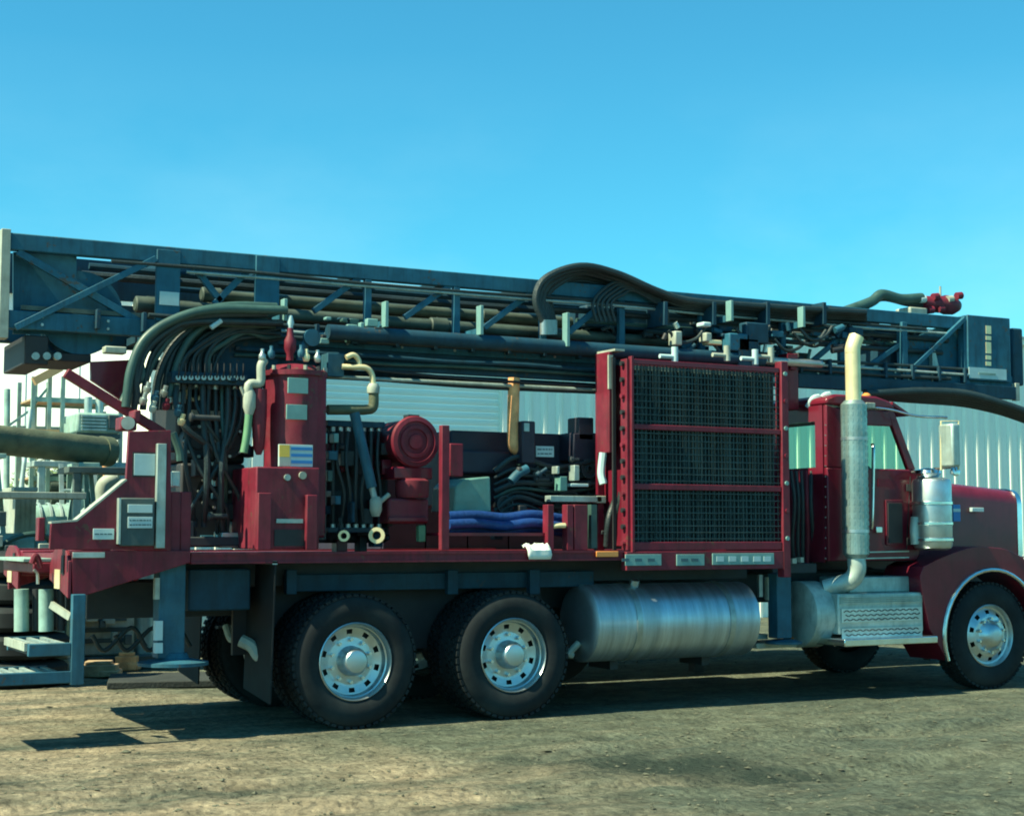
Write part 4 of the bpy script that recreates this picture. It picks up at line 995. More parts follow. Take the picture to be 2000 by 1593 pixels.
# dark pump body and pipework
pm = sub('mud_pump', T)
MB().pbox(345, 735, 480, 905, .75, 1.5).build('pump_case', 'black', pm, .03)
MB().pbox(352, 905, 478, 1068, .62, 1.5).build('pump_base', 'black', pm, .02)
q = P(380,765,.70); MB().lathe(q, (0,1,0), [(0,.05),(0,.075),(.04,.075),(.04,.05),(.06,.05)], 24, close=False).build('pump_port', 'brass', pm)
MB().lathe(q, (0,1,0), [(.045,.001),(.045,.052)], 20).build('port_inside', 'yard_green', pm)
for (a_,b_,c_,d_,m_) in ((376,800,398,816,'pale'),(402,802,434,820,'pale'),(425,742,446,748,'pale'),(444,1018,462,1062,'galv'),(392,1045,420,1062,'mast'),(372,730,390,742,'galv')):
    MB().pbox(a_,b_,c_,d_,.6,.68).build('pump_plate', m_, pm, .006)
rnd = random.Random(21)
for k in range(26):
    px = rnd.uniform(335, 482); py = rnd.uniform(740, 1060); yy = rnd.uniform(.35,.72); q = P(px,py,yy)
    m_ = rnd.choice(['black','black','mast_dark','chassis','hose','mast_dark','chassis','red_cab','steel','black'])
    t = rnd.random()
    if t < .35: MB().box(q.x, q.x+rnd.uniform(.05,.16), yy, yy+.12, q.z-rnd.uniform(.04,.14), q.z).build('valve_block', m_, pm, .006)
    elif t < .7:
        d = rnd.choice([Vector((1,0,0)),Vector((0,0,1)),Vector((.7,0,.7)),Vector((0,1,0))]); MB().lathe(q, d, [(0,.02),(.01,.035),(.03,.035),(.035,.022),(rnd.uniform(.08,.25),.022)], 10).build('pipe_fitting', m_, pm)

for k, (px, py) in enumerate(((285,768),(300,785),(318,775),(296,805),(322,800),(345,812),(352,830),(278,790))):
    q = P(px,py,.3); MB().lathe(q, (.2,-.3,1), [(0,.02),(.02,.03),(.05,.03),(.055,.018),(.09,.018)], 10).build('hose_coupling', ['steel','grey_blue','steel','pale','red','grey_blue','brass','steel'][k], T)
MB().tube([P(338,845,.2),P(350,880,.2),P(352,900,.2)], .03).build('sight_pipe', 'hose_grey', T); MB().pbox(336,920,352,950,.15,.25).build('gauge_box', 'galv', T, .006)
for px in (345, 365): MB().pbox(px-12, 960, px+8, 1076, .05, .13).build('deck_post', 'red', T, .006)

# the mass of dark hoses ahead of the separator
rnd = random.Random(23)
for k in range(9):
    j_ = rnd.uniform(-8,8); yy = .42+.05*k; x_ = 285+k*16
    MB().tube([P(x_-30+j_,800,yy), P(x_-22+j_,735,yy), P(x_+2,680+j_*.5,yy), P(x_+45,642+j_*.5,yy), P(x_+100,628+k*2,yy), P(545+j_,630+k*3,yy)], rnd.choice([.02,.026,.032]), n=9).build('hydraulic_hose', 'hose_grey' if k in (2, 5) else 'hose', T)
for k in range(11):                                        # parallel runs from the valve bank down to the pump base
    xa_ = 346+k*12.5; xb_ = 356+rnd.uniform(0,118); yy = .50+.02*(k % 4); w_ = rnd.uniform(-14,14); zb_h = rnd.choice([1046,1046,1020,985,940,900])
    pts = [P(xa_,752,yy), P(xa_+w_*.2,752+(zb_h-752)*.25,yy-.05), P(xa_*.6+xb_*.4+w_,752+(zb_h-752)*.55,yy-.13), P(xb_+w_*.4,752+(zb_h-752)*.82,yy-.09), P(xb_,zb_h,yy)]
    MB().tube(pts, .017 if k % 4 else .024, n=8, sub=4).build('hydraulic_hose', 'hose_grey' if k == 7 else 'hose', T)
    for q in (pts[0], pts[-1]): MB().cyl(q+Vector((0,0,-.035)), q+Vector((0,0,.035)), .024, n=8).build('hose_ferrule', 'chassis' if k % 3 else 'steel', T)
vb_ = MB().pbox(336, 728, 484, 750, .42, .66).build('valve_bank', 'mast_dark', T, .008)
for k in range(11): 
    q = P(346+k*12.5, 738, .415); MB().cyl(q, q+Vector((0,-.03,0)), .02, n=10).build('bank_spool', 'steel', vb_)
    MB().tube([q+Vector((0,-.03,0)), q+Vector((0,-.05,.05)), q+Vector((0,-.05,.11))], .006, n=6).build('bank_lever', 'black', vb_)
MB().pbox(338, 1048, 484, 1066, .42, .6).build('hose_manifold', 'chassis', T, .008)
for (px, py, rr_) in ((388,862,.13),(448,862,.13),(418,960,.14)):
    q = P(px, py, .62); cv = MB().lathe(q, (0,1,0), [(0,.001),(0,rr_*.45),(.02,rr_*.5),(.02,rr_*.8),(.0,rr_*.82),(.0,rr_),(.13,rr_)], 28, close=False).build('pump_cover', 'chassis', T)
    for i in range(8): 
        a_ = i*math.pi/4; c_ = q+Vector((rr_*.9*math.cos(a_),0,rr_*.9*math.sin(a_))); MB().cyl(c_, c_-Vector((0,.018,0)), .013, n=6).build('cover_bolt', 'steel', cv)
for k in range(12):                                        # nested arcs under the large hoses
    f = k/11+rnd.uniform(-.05,.05); yy = .54+.025*(k % 4); j1, j2 = rnd.uniform(-9,9), rnd.uniform(-9,9)
    MB().tube([P(352+f*70,735,yy), P(360+f*70+j1,700-f*8,yy), P(392+f*60+j1,664+f*6+j2,yy), P(440+f*45+j2,640+f*16+j1*.7,yy), P(500+f*20,632+f*30+j2*.8,yy), P(548,628+f*34,yy)], .016 if k % 3 else .022, n=8, sub=5).build('hydraulic_hose', 'hose_grey' if k in (3, 9) else 'hose', T)
for k in range(7):
    xa_ = 650+k*15; yy = .5; w_ = rnd.uniform(-8,8)
    pts = [P(xa_,835,yy), P(xa_+w_,900,yy-.05), P(xa_-w_,965,yy-.05), P(xa_,1030,yy)]
    MB().tube(pts, .015, n=8, sub=5).build('hydraulic_hose', 'hose', T)
    for q in (pts[0], pts[-1]): MB().cyl(q+Vector((0,0,-.03)), q+Vector((0,0,.03)), .022, n=8).build('hose_ferrule', 'steel', T)
MB().pbox(640, 1030, 752, 1040, .46, .6).build('hose_manifold', 'chassis', T, .006); MB().pbox(640, 822, 752, 834, .46, .6).build('hose_manifold', 'mast_dark', T, .006)
for k in range(9):
    py_ = 900+k*13; yy = .62+.015*(k % 3); w_ = rnd.uniform(-10,10)
    pts = [P(965,py_+20,yy), P(1010,py_+w_,yy-.05), P(1080,py_-w_*.5+8,yy-.05), P(1140,py_+4,yy-.02), P(1182,py_-6,yy)]
    MB().tube(pts, .015 if k % 3 else .024, n=8, sub=5).build('engine_hose', 'hose_grey' if k == 4 else 'hose', T)
for (px, py, rr_) in ((1060,930,.11),(1110,985,.13),(1150,915,.09),(985,985,.08)):
    q = P(px, py, .60); pu = MB().lathe(q, (0,1,0), [(-.02,.02),(-.02,rr_*.3),(.0,rr_*.34),(.0,rr_*.8),(-.02,rr_*.84),(-.02,rr_),(.04,rr_),(.04,rr_*.84),(.2,rr_*.5)], 28, close=False).build('pulley', 'chassis', T)

# separator vessel
sp = sub('separator_vessel', T); c = P(575, 800, .35); SX, SY = c.x, .36
zt_, zb2 = P(575,715,.1).z, P(575,1050,.1).z
MB().lathe((SX,SY,zb2), (0,0,1), [(0,.235),(zt_-zb2-.06,.235),(zt_-zb2-.06,.262),(zt_-zb2-.02,.262),(zt_-zb2-.02,.22),(zt_-zb2+.03,.16),(zt_-zb2+.045,.05)], 48).build('vessel', 'red_bright', sp)
for k in range(12):
    a = 2*math.pi*k/12; q = Vector((SX+.248*math.cos(a), SY+.248*math.sin(a), zt_-.02)); MB().cyl(q, q+Vector((0,0,.035)), .016, n=6).build('flange_bolt', 'pale' if k % 2 else 'black', sp)
MB().pbox(594, 722, 638, 1050, .16, .6).build('side_housing', 'red', sp, .02)
MB().pbox(500, 912, 624, 1072, .02, .6).build('base_box', 'red', sp, .01)
MB().pbox(536, 1034, 600, 1066, .012, .019).build('base_opening', 'black', sp); MB().pbox(540, 1013, 592, 1021, .008, .019).build('base_strip', 'steel', sp)
MB().pbox(504, 962, 530, 1074, -.03, .018).build('base_post', 'red', sp, .006); MB().pbox(599, 966, 620, 1074, -.03, .018).build('base_post', 'red', sp, .006)
for (a_,b_,c_,d_) in ((563,738,602,768),(560,790,600,819)): MB().pbox(a_,b_,c_,d_,.10,.118).build('data_plate', 'plate', sp, .002)
dc = MB().pbox(545, 868, 611, 911, .095, .118).build('warning_decal', 'label', sp, .002)
MB().pbox(545.5, 868.5, 566, 892, .09, .0945).build('decal_yellow', 'yellow', dc); MB().pbox(546, 893, 567, 910, .09, .0945).build('decal_white', 'pale', dc)
for k in range(3): MB().pbox(569, 873+k*13, 610, 879+k*13, .09, .0945).build('decal_stripe', 'stripe_blue', dc)
q = P(592, 928, .0); MB().lathe(q, (0,1,0), [(0,.0),(0,.03),(.05,.03)], 12, close=False).build('drain_knob', 'pale', sp); q = P(562,932,.0); MB().lathe(q,(0,1,0), [(0,.025),(.05,.025)], 12).build('drain_knob', 'galv', sp)
# canister and white valve on its left
c = P(506, 815, .22); MB().lathe((c.x,.22,P(506,888,.22).z), (0,0,1), [(0,.02),(.06,.045),(.3,.06),(P(506,760,.22).z-P(506,888,.22).z,.06)], 20).build('filter_canister', 'red_bright', sp)
MB().tube([P(486,800,.2), P(486,752,.2), P(508,748,.2), P(510,715,.2), P(516,704,.22)], .035, n=14, sub=5).build('relief_pipe', 'pale', sp)
MB().lathe(P(487,795,.2), (0,0,1), [(-.06,.03),(0,.05),(.1,.05),(.14,.03)], 14).build('relief_valve', 'pale', sp)
MB().tube([P(487,802,.2), P(482,850,.2), P(476,884,.2)], .03, n=10).build('drain_hose', 'yard_green', sp)
MB().tube([P(470,755,.2), P(478,775,.2), P(484,785,.2)], .012).build('valve_lever', 'pale', sp)
MB().lathe(P(566,704,.36), (0,0,1), [(0,.03),(.05,.03),(.09,.05),(.16,.05),(.20,.03),(.26,.025)], 14).build('top_valve', 'red', sp)
MB().lathe(P(567,650,.36), (0,0,1), [(0,.025),(.05,.02),(.08,.03),(.14,.015)], 10).build('valve_stem', 'label', sp)
MB().tube([P(585,705,.4), P(590,680,.4), P(608,664,.4), P(622,668,.4)], .035, n=12).build('outlet_elbow', 'grey_blue', sp)
MB().lathe(P(607,660,.38), (0,-1,0), [(0,.07),(.04,.07)], 20).build('pressure_gauge', 'grey_blue', sp)
for k, (px,py) in enumerate(((512,706),(530,700),(598,706),(620,708),(588,698))):
    q = P(px,py,.2); MB().lathe(q, (0,0,1), [(0,.02),(.02,.03),(.05,.03),(.07,.015),(.1,.015)], 8).build('top_fitting', ['steel','grey_blue','brass','steel','grey_blue'][k], sp)
# square pipe loop on the right
MB().tube([P(640,800,.4), P(690,800,.4), P(716,800,.4), P(728,795,.4), P(730,778,.4), P(729,756,.4)], .042, n=14, sub=4).build('discharge_pipe', 'olive_pipe', T)
MB().tube([P(729,752,.4), P(726,730,.4), P(714,718,.4), P(690,717,.42), P(668,716,.45)], .024, n=12).build('discharge_pipe', 'brass', T)
MB().tube([P(702,716,.42), P(700,702,.42), P(690,693,.42), P(676,698,.42)], .022, n=12).build('return_pipe', 'brass', T)
MB().lathe(P(729,756,.4), (0,0,1), [(-.05,.05),(.0,.055),(.03,.04)], 14).build('pipe_union', 'pale', T)
MB().pbox(640, 690, 672, 735, .5, .7).build('bracket_plate', 'grey_blue', T, .004)
# hydraulic cylinder leaning beside the separator
a, b = P(692,806,.3), P(734,984,.25)
MB().cyl(a, a+(b-a)*.82, .042, n=16).build('lift_cylinder', 'grey_blue', T); MB().cyl(a+(b-a)*.82, b, .026, n=12).build('lift_rod', 'galv', T)
MB().lathe(b, (0,0,-1), [(-.06,.03),(-.03,.05),(.05,.05),(.1,.03)], 12).build('rod_end', 'pale', T)
MB().tube([P(760,965,.3), P(742,980,.3), P(736,985,.25)], .02).build('link_bar', 'pale', T)
# dark fittings between
for (a_,b_,c_,d_,m_) in ((628,846,640,866,'plate'),(652,846,662,864,'plate'),(640,918,650,940,'hose_grey'),(642,880,660,898,'grey_blue'),(655,968,666,985,'grey_blue'),(688,980,694,1020,'mast_dark')):
    MB().pbox(a_,b_,c_,d_,.35,.45).build('control_valve', m_, T, .006)
for (px,py,r) in ((672,1046,.045),(736,1045,.065)):
    q = P(px,py,.15); MB().lathe(q, (-.5,-1,0), [(-.25,r*.7),(-.03,r*.7),(-.03,r),(.03,r),(.03,r*.55),(.0,r*.5)], 16, close=False).build('hose_coupler', 'brass', T)
MB().pbox(640, 830, 760, 1060, .75, 1.6).build('gear_case', 'black', T, .03)
rnd = random.Random(31)
for k in range(30):
    px = rnd.uniform(630,760); py = rnd.uniform(840,1060); yy = rnd.uniform(.45,.73); q = P(px,py,yy); m_ = rnd.choice(['black','mast_dark','chassis','hose','black','red_cab'])
    if rnd.random() < .5: MB().box(q.x,q.x+rnd.uniform(.05,.14),yy,yy+.12,q.z-rnd.uniform(.04,.14),q.z).build('valve_block', m_, T, .006)
    else: MB().lathe(q, (0,0,1), [(0,.015),(.01,.03),(.04,.03),(.05,.018),(.15,.018)], 9).build('pipe_fitting', m_, T)
# round red air filter facing out
af = sub('air_filter', T); q = P(813,862,.3); q = Vector((q.x,.3,q.z))
MB().lathe(q, (0,1,0), [(.0,.001),(.0,.06),(.014,.065),(.014,.10),(.0,.105),(.0,.135),(.014,.14),(.014,.165),(-.005,.17),(.0,.205),(.03,.215),(.03,.19),(.55,.19),(.55,.001)], 48, close=False).build('filter_housing', 'red', af)
MB().box(q.x-.05, q.x+.05, .35, .45, q.z+.19, q.z+.225).build('filter_bracket', 'black', af)
MB().pbox(770, 912, 845, 935, .32, .6).build('filter_mount', 'red_cab', af, .01)
MB().lathe((P(808,950,.35).x,.38,P(808,972,.35).z), (0,0,1), [(0,.13),(.02,.14),(.14,.14),(.16,.11)], 28).build('intake_cap', 'red_bright', af)
MB().pbox(758, 973, 838, 1022, .3, .75).build('compressor_block', 'red', T, .02)
MB().pbox(760, 1010, 836, 1018, .27, .299).build('compressor_band', 'red_cab', T, .004)
MB().pbox(818, 1025, 832, 1058, .3, .36).build('oil_sight', 'yard_green', T, .01)
MB().pbox(863, 830, 878, 1074, .02, .08).build('deck_upright', 'red', T, .005)
MB().pbox(879, 866, 905, 930, .1, .22).build('junction_box', 'red', T, .008)
# engine
en = sub('engine', T)
MB().pbox(880, 845, 1178, 990, .85, 1.6).build('engine_block', 'trailer', en, .02)
MB().pbox(900, 880, 1010, 925, .7, .85).build('exhaust_manifold', 'trailer', en, .02)
MB().pprism([(886,1000),(890,950),(905,935),(958,930),(960,1000)], .35, .8).build('fuel_cell', 'teal_box', en, .015)
MB().pbox(1020, 822, 1046, 905, .5, .62).build('filter_head', 'trailer', en, .012); MB().pbox(1024,826,1034,842,.49,.499).build('filter_tag', 'galv', en)
MB().pbox(1130, 815, 1160, 860, .6, .8).build('intake_box', 'trailer', en, .012); MB().pbox(1120, 845, 1176, 900, .6, .85).build('intake_housing', 'trailer', en, .015)
placard(1047, 871, 1082, 892, .58, lines=2)
MB().tube([P(1004,738,.62), P(1003,780,.62), P(1002,840,.62), P(1004,872,.62), P(1018,882,.66)], .052, n=16).build('exhaust_pipe', 'rust', en)
rnd = random.Random(41)
for k in range(44):
    px = rnd.uniform(960,1190); py = rnd.uniform(890,1060); yy = rnd.uniform(.4,.84); q = P(px,py,yy)
    m_ = rnd.choice(['black','mast_dark','chassis','trailer','chassis','black','mast_dark','steel','red_cab','hose_grey']); t = rnd.random()
    if t < .35: MB().box(q.x,q.x+rnd.uniform(.04,.14),yy,yy+.1,q.z-rnd.uniform(.03,.12),q.z).build('engine_fitting', m_, en, .006)
    elif t < .65: MB().lathe(q, rnd.choice([Vector((1,0,0)),Vector((0,0,1)),Vector((.7,-.2,.5))]), [(0,.015),(.01,.03),(.04,.03),(.05,.018),(rnd.uniform(.08,.2),.018)], 10).build('pipe_fitting', m_, en)

MB().tube([P(998,940,.42),P(1012,925,.42),P(1030,915,.42)], .04, n=12).build('fuel_filter', 'grey_blue', en)
for (a_,b_,c_,d_,m_) in ((1094,930,1108,958,'teal_box'),(1122,908,1132,938,'galv'),(1115,944,1150,950,'label'),(1088,910,1093,925,'galv'),(1075,968,1176,980,'galv'),(1166,968,1184,982,'pale')):
    MB().pbox(a_,b_,c_,d_,.4,.5).build('engine_bracket', m_, en, .005)
# red posts and blue hoses on the deck
for (a_,b_) in ((1070,1082),(1108,1120),(1122,1148)): MB().pbox(a_, 985, b_, 1074, .05, .14).build('deck_post', 'red', T, .005)
MB().pbox(1155, 985, 1166, 1070, .1, .16).build('conduit', 'hose_grey', T)
MB().tube([P(1075,1028,.08), P(1090,1026,.06), P(1104,1026,.05)], .022).build('brass_tap', 'brass', T)
MB().pbox(870, 1040, 1075, 1046, .1, .5).build('hose_shelf', 'red_cab', T)

# things lying on the deck
for k, (ya_, py_, r_) in enumerate(((.30,1008,.042),(.36,1018,.042),(.22,1024,.042),(.30,1034,.042))):
    o = MB().tube([P(876,py_,ya_), P(930,py_-2,ya_), P(985,py_+3,ya_), P(1040,py_-3,ya_), P(1104,py_+6,ya_)], r_, n=12).build('blue_hose', 'blue_hose')
    bz = min((v.co.z for v in o.data.vertices)); rebase(o, (P(960,py_,ya_).x, ya_, bz))
    tag(o, ['topmost blue hose lying behind the red deck upright','second blue hose from the top of the pile on the deck','blue hose nearest the camera in the pile on the deck','lowest blue hose of the pile on the deck'][k], 'hose', 'blue hoses piled on the truck deck')
def make_rag():
    mb = MB(); rnd = random.Random(2); c = P(1048,1072,.03); n = 9; vs = []
    for j in range(n):
        for i in range(n):
            u = i/(n-1)-.5; v = j/(n-1)-.5
            x = c.x+u*.22+rnd.uniform(-.01,.01); y = .03+v*.10; z = DZ+.012+.035*abs(math.sin(u*9+v*7))+rnd.uniform(0,.02)
            if v < -.2: y = -.022+rnd.uniform(-.004,.0); z = DZ+.02-(-.2-v)*.3
            vs.append((x,y,z))
    mb.add(vs, [(j*n+i,j*n+i+1,(j+1)*n+i+1,(j+1)*n+i) for j in range(n-1) for i in range(n-1)])
    o = mb.build('rag', 'rag'); rebase(o, (c.x,.03,DZ)); o.modifiers.new('thick','SOLIDIFY').thickness = .006
    tag(o, 'crumpled white rag hanging over the red deck edge', 'rag')
make_rag()

# ------------------------------------------------------------------ yard clutter behind the tail
def casing():
    a, b = P(-160,842,6.0), P(214,882,7.2); d = (b-a).normalized(); L = (b-a).length; r = .165
    o = MB().lathe(a, d, [(0,r-.02),(0,r),(L-.14,r),(L-.139,r+.012),(L,r+.012),(L,r-.02),(L-.05,r-.02),(L-.05,.001)], 32, close=False).build('casing_pipe', 'olive_pipe')
    tag(rebase(o, (a+b)/2), 'thick olive steel casing pipe reaching in from the left edge', 'pipe')
    for t in (.35, .85):
        p = a+d*(L*t); s = thing('pipe_stand', 'steel trestle under the '+('sawn end' if t > .5 else 'middle')+' of the olive casing pipe', 'trestle', (p.x, p.y, 0), 'pipe trestles')
        for sx in (-1, 1):
            for sy in (-1, 1): MB().beam((p.x+sx*.25, p.y+sy*.45, 0), (p.x+sx*.05, p.y+sy*.1, p.z-r-.04), .05, .05, (0,1,0)).build('leg', 'yard_teal', s)
        MB().box(p.x-.12, p.x+.12, p.y-.3, p.y+.3, p.z-r-.055, p.z-r-.005).build('saddle', 'yard_teal', s, .006)
        MB().box(p.x-.2, p.x+.2, p.y-.33, p.y-.29, .7, .75).build('brace', 'yard_teal', s)
casing()
def rack():
    a = P(62, 790, 9.0); b = P(236, 790, 9.0); x0, x1 = a.x, b.x; zt = P(62,728,9).z
    s = thing('storage_rack', 'tall open steel rack with tan planks beyond the truck tail', 'rack', ((x0+x1)/2, 9.4, 0))
    for px in (64, 96, 122, 236):
        x = P(px,800,9).x
        for y in (9, 9.9): MB().box(x-.025, x+.025, y-.025, y+.025, 0, P(px,735,9).z-(0 if px < 200 else .4)).build('rack_post', 'yard_teal', s)
    for py in (776, 846, 930, 1000):
        z = P(100,py,9).z
        for y in (9, 9.9): MB().box(x0, x1, y-.02, y+.02, z-.06, z).build('rack_beam', 'yard_teal', s)
        MB().box(x0+.03, x1-.03, 9.022, 9.878, z-.03, z-.005).build('rack_shelf', 'wood', s)
    MB().beam(P(66,790,9.03), P(98,752,9.03), .03, .03).build('rack_brace', 'yard_teal', s); MB().beam(P(18,830,9.03), P(66,796,9.03), .03, .03).build('rack_brace', 'yard_teal', s)
    lean = MB().beam(P(66,745,8.85), P(118,718,8.85), .12, .1).build('plank', 'wood_orange'); tag(rebase(lean, (P(90,732,8.85))), 'tan plank lying sloped on top of the steel rack', 'plank')
    pl = MB().pbox(58, 838, 116, 848, 8.86, 9.3).build('plank', 'wood_orange'); tag(rebase(pl, P(88,846,8.9)), 'short orange plank on the rack just above the casing pipe', 'plank')
    return x0, x1
rack()
def generator():
    a = P(152,842,8.2); s = thing('generator_box', 'grey green louvred generator box beside the truck tail', 'generator', (P(195,842,8.2).x, 8.7, 0))
    MB().pbox(150, 806, 236, 846, 8.2, 9.0-.05).build('housing', 'yard_teal', s, .03)
    for k in range(5):
        z0 = 811+k*6.5; MB().pbox(160, z0, 208, z0+3.5, 8.17, 8.199).build('louvre', 'galv', s)
    MB().pbox(212, 810, 232, 838, 8.17, 8.199).build('access_door', 'yard_dark', s, .01)
    for px in (172, 194): 
        q = P(px,806,8.5); MB().cyl(q, q+Vector((0,0,.2)), .05).build('exhaust_stub', 'galv', s)
    z = P(195,846,8.2).z; xa, xb = P(150,846,8.2).x, P(236,846,8.2).x
    for x in (xa+.08, xb-.08):
        for y in (8.3, 8.85): MB().box(x-.04,x+.04,y-.04,y+.04,0,z).build('stand_leg', 'yard_teal', s)
    MB().box(xa,xb,8.22,8.93,z-.06,z-.001).build('stand_frame', 'yard_dark', s)
generator()
rnd = random.Random(77)
def drum(px, py, y, m_, lab):
    q = P(px, py, y); h = .88; z0 = 0
    s = thing('steel_drum', lab, 'drum', (q.x, y, 0), 'steel drums in the yard')
    MB().lathe((q.x,y,0), (0,0,1), [(0,.28),(.02,.29),(.28,.285),(.29,.296),(.31,.296),(.32,.285),(.57,.285),(.58,.296),(.6,.296),(.61,.285),(.86,.29),(.88,.28)], 28).build('shell', m_, s)
    MB().lathe((q.x,y,.862), (0,0,1), [(.019,.26),(.03,.26),(.032,.001)], 24, close=False).build('lid', m_, s)
drum(20, 1040, 7.5, 'yard_teal', 'grey green steel drum at the left edge of the yard')
drum(118, 1040, 7.8, 'yard_dark', 'dark steel drum standing behind the sloping red plate')
drum(158, 1040, 8.0, 'galv', 'pale steel drum next to the dark drum behind the plate')
def pallet_stack(px, y, n, lab):
    x = P(px,1100,y).x; s = thing('pallet_stack', lab, 'pallets', (x, y+.5, 0))
    for k in range(n):
        z = k*.14
        for i in range(6): MB().box(x-.55+i*.19, x-.43+i*.19, y, y+1.0, z+.115, z+.135).build('board', 'wood', s)
        for yy in (y, y+.45, y+.9): MB().box(x-.55, x+.52, yy+.001, yy+.09, z+.0, z+.114).build('stringer', 'wood', s)
pallet_stack(60, 9.9, 9, 'tall stack of grey wooden pallets behind the casing pipe')
def crate(px0, py0, px1, py1, y, d, m_, lab, name='crate', cat='crate'):
    a = P(px0,py1,y); b = P(px1,py0,y); s = thing(name, lab, cat, ((a.x+b.x)/2, y+d/2, 0))
    z1 = b.z
    MB().box(a.x, b.x, y, y+d, .08, z1).build('body', m_, s, .02)
    MB().box(a.x-.02, b.x+.02, y-.02, y+d+.02, z1+.001, z1+.05).build('lid', m_, s, .008)
    n = 4
    for k in range(n):
        x = a.x+(k+.5)*(b.x-a.x)/n; MB().box(x-.03, x+.03, y-.025, y-.001, .1, z1-.03).build('batten', m_, s)
    for x in (a.x+.05, b.x-.05): MB().box(x-.04, x+.04, y+.05, y+d-.05, 0, .079).build('skid', 'wood', s)
crate(28, 960, 70, 1040, 6.6, .7, 'pale', 'cream white crate in the yard left of the sloping red plate')
crate(92, 940, 130, 1040, 9.6, .7, 'galv', 'pale grey crate under the far end of the casing pipe')
crate(120, 925, 178, 1030, 10.6, .8, 'yard_teal', 'green grey steel box beyond the drums', 'steel_box', 'box')
crate(160, 1160, 300, 1230, 9.2, .9, 'white_wall', 'low white box seen under the truck tail', 'white_box', 'box')
crate(-40, 1140, 40, 1235, 8.0, 1.4, 'yard_dark', 'low dark box at the left edge behind the rear jacks', 'dark_box', 'box')
def bush(px, py, y, lab, n, r, m_):
    c = P(px, py, y); s = thing('bush', lab, 'bush', (c.x, y, 0)); rn = random.Random(int(px))
    st_ = MB()
    for k in range(7): st_.tube([(c.x+rn.uniform(-.1,.1),y,0),(c.x+rn.uniform(-.3,.3)*r,y+rn.uniform(-.2,.2),c.z*.6),(c.x+rn.uniform(-.8,.8)*r,y+rn.uniform(-.5,.5)*r,c.z+rn.uniform(-.3,.5)*r)], .018, n=5)
    st_.build('stems', 'wood', s)
    mb = MB()
    for k in range(n):
        d = Vector((rn.gauss(0,1),rn.gauss(0,1),rn.gauss(0,1))).normalized()*r*rn.random()**.4; p = c+Vector((d.x,d.y*.7,d.z*.8)); a = rn.random()*6.28; L = rn.uniform(.025,.06)
        u = Vector((math.cos(a),math.sin(a),rn.uniform(-.6,.6)))*L; w_ = Vector((-math.sin(a),math.cos(a),rn.uniform(-.4,.4)))*L*.45
        mb.add([p-u,p+w_,p+u,p-w_], [(0,1,2,3)])
    o = mb.build('foliage', m_, s, smooth=False); o['kind'] = 'stuff'
mat('leaf', (.20, .30, .14), .7, var=.5, scale=12); mat('leaf_dry', (.42, .42, .27), .8, var=.5, scale=12)
bush(110, 960, 11.2, 'low green bush among the clutter beyond the drums', 3000, .7, 'leaf')
# small scrap heap: each piece lies on its own
for k, (px, y, m_, cn) in enumerate(((30,5.2,'yard_teal','grey green'),(75,6.0,'galv','pale grey metal'),(118,5.0,'pale','cream coloured'),(165,6.8,'yard_dark','dark steel'),(196,5.6,'wood','wooden'),(228,7.0,'yard_green','bright green'),(250,6.2,'rust','rusty brown'))):
    q = P(px, 1180, y); h = rnd.uniform(.12,.35); w_ = rnd.uniform(.15,.4); M = Matrix.Rotation(rnd.uniform(-.6,.6), 3, 'Z')
    mb = MB(); mb.obox((q.x,y,h/2), (w_,w_*.7,h), M); mb.obox((q.x,y,h+.02), (w_*.7,w_*.5,.04), M); mb.obox((q.x+w_*.3,y-.05,h*.3), (w_*.5,w_*.9,h*.5), M)
    o = mb.build('scrap_block', m_, None, .01); rebase(o, (q.x,y,0)); tag(o, 'small '+cn+' scrap block on the dirt beyond the truck tail', 'scrap', 'scrap lying beyond the truck tail')
# flat dark pad beyond the truck
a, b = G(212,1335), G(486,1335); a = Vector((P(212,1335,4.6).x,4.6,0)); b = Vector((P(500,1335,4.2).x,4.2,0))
o = MB().beam(a+Vector((0,0,.035)), b+Vector((0,0,.035)), 1.0, .07).build('dark_pad', 'pad', None, .01); tag(rebase(o, (a+b)/2), 'flat dark pad lying on the dirt behind the rear jack', 'pad')

# more yard clutter: reels, tote, pump skid, pipe bundle, tyres
def reel(px, y, r, w, m_, lab, face):
    x = P(px, 1000, y).x; s_ = thing('cable_reel', lab, 'cable reel', (x, y, 0), 'cable reels in the yard')
    for yy in (y-w/2, y+w/2-.04): MB().lathe((x,yy,r), (0,1,0), [(0,.05),(0,r),(.04,r),(.04,.05)], 32).build('flange', m_, s_)
    MB().lathe((x,y-w/2+.041,r), (0,1,0), [(0,r*.5),(w-.082,r*.5)], 28).build('core', 'wood', s_)
    for k in range(5): MB().lathe((x,y-w/2+.05+k*(w-.1)/5,r), (0,1,0), [(0,r*.5),(.01,r*.8),((w-.1)/5-.02,r*.8),((w-.1)/5-.01,r*.5)], 28, close=False).build('cable_turn', face, s_)
reel(12, 9.4, .62, .6, 'wood', 'large wooden cable reel left of the cream crate', 'hose')
reel(205, 8.0, .5, .45, 'galv', 'metal cable reel behind the slope of the red plate', 'yard_green')
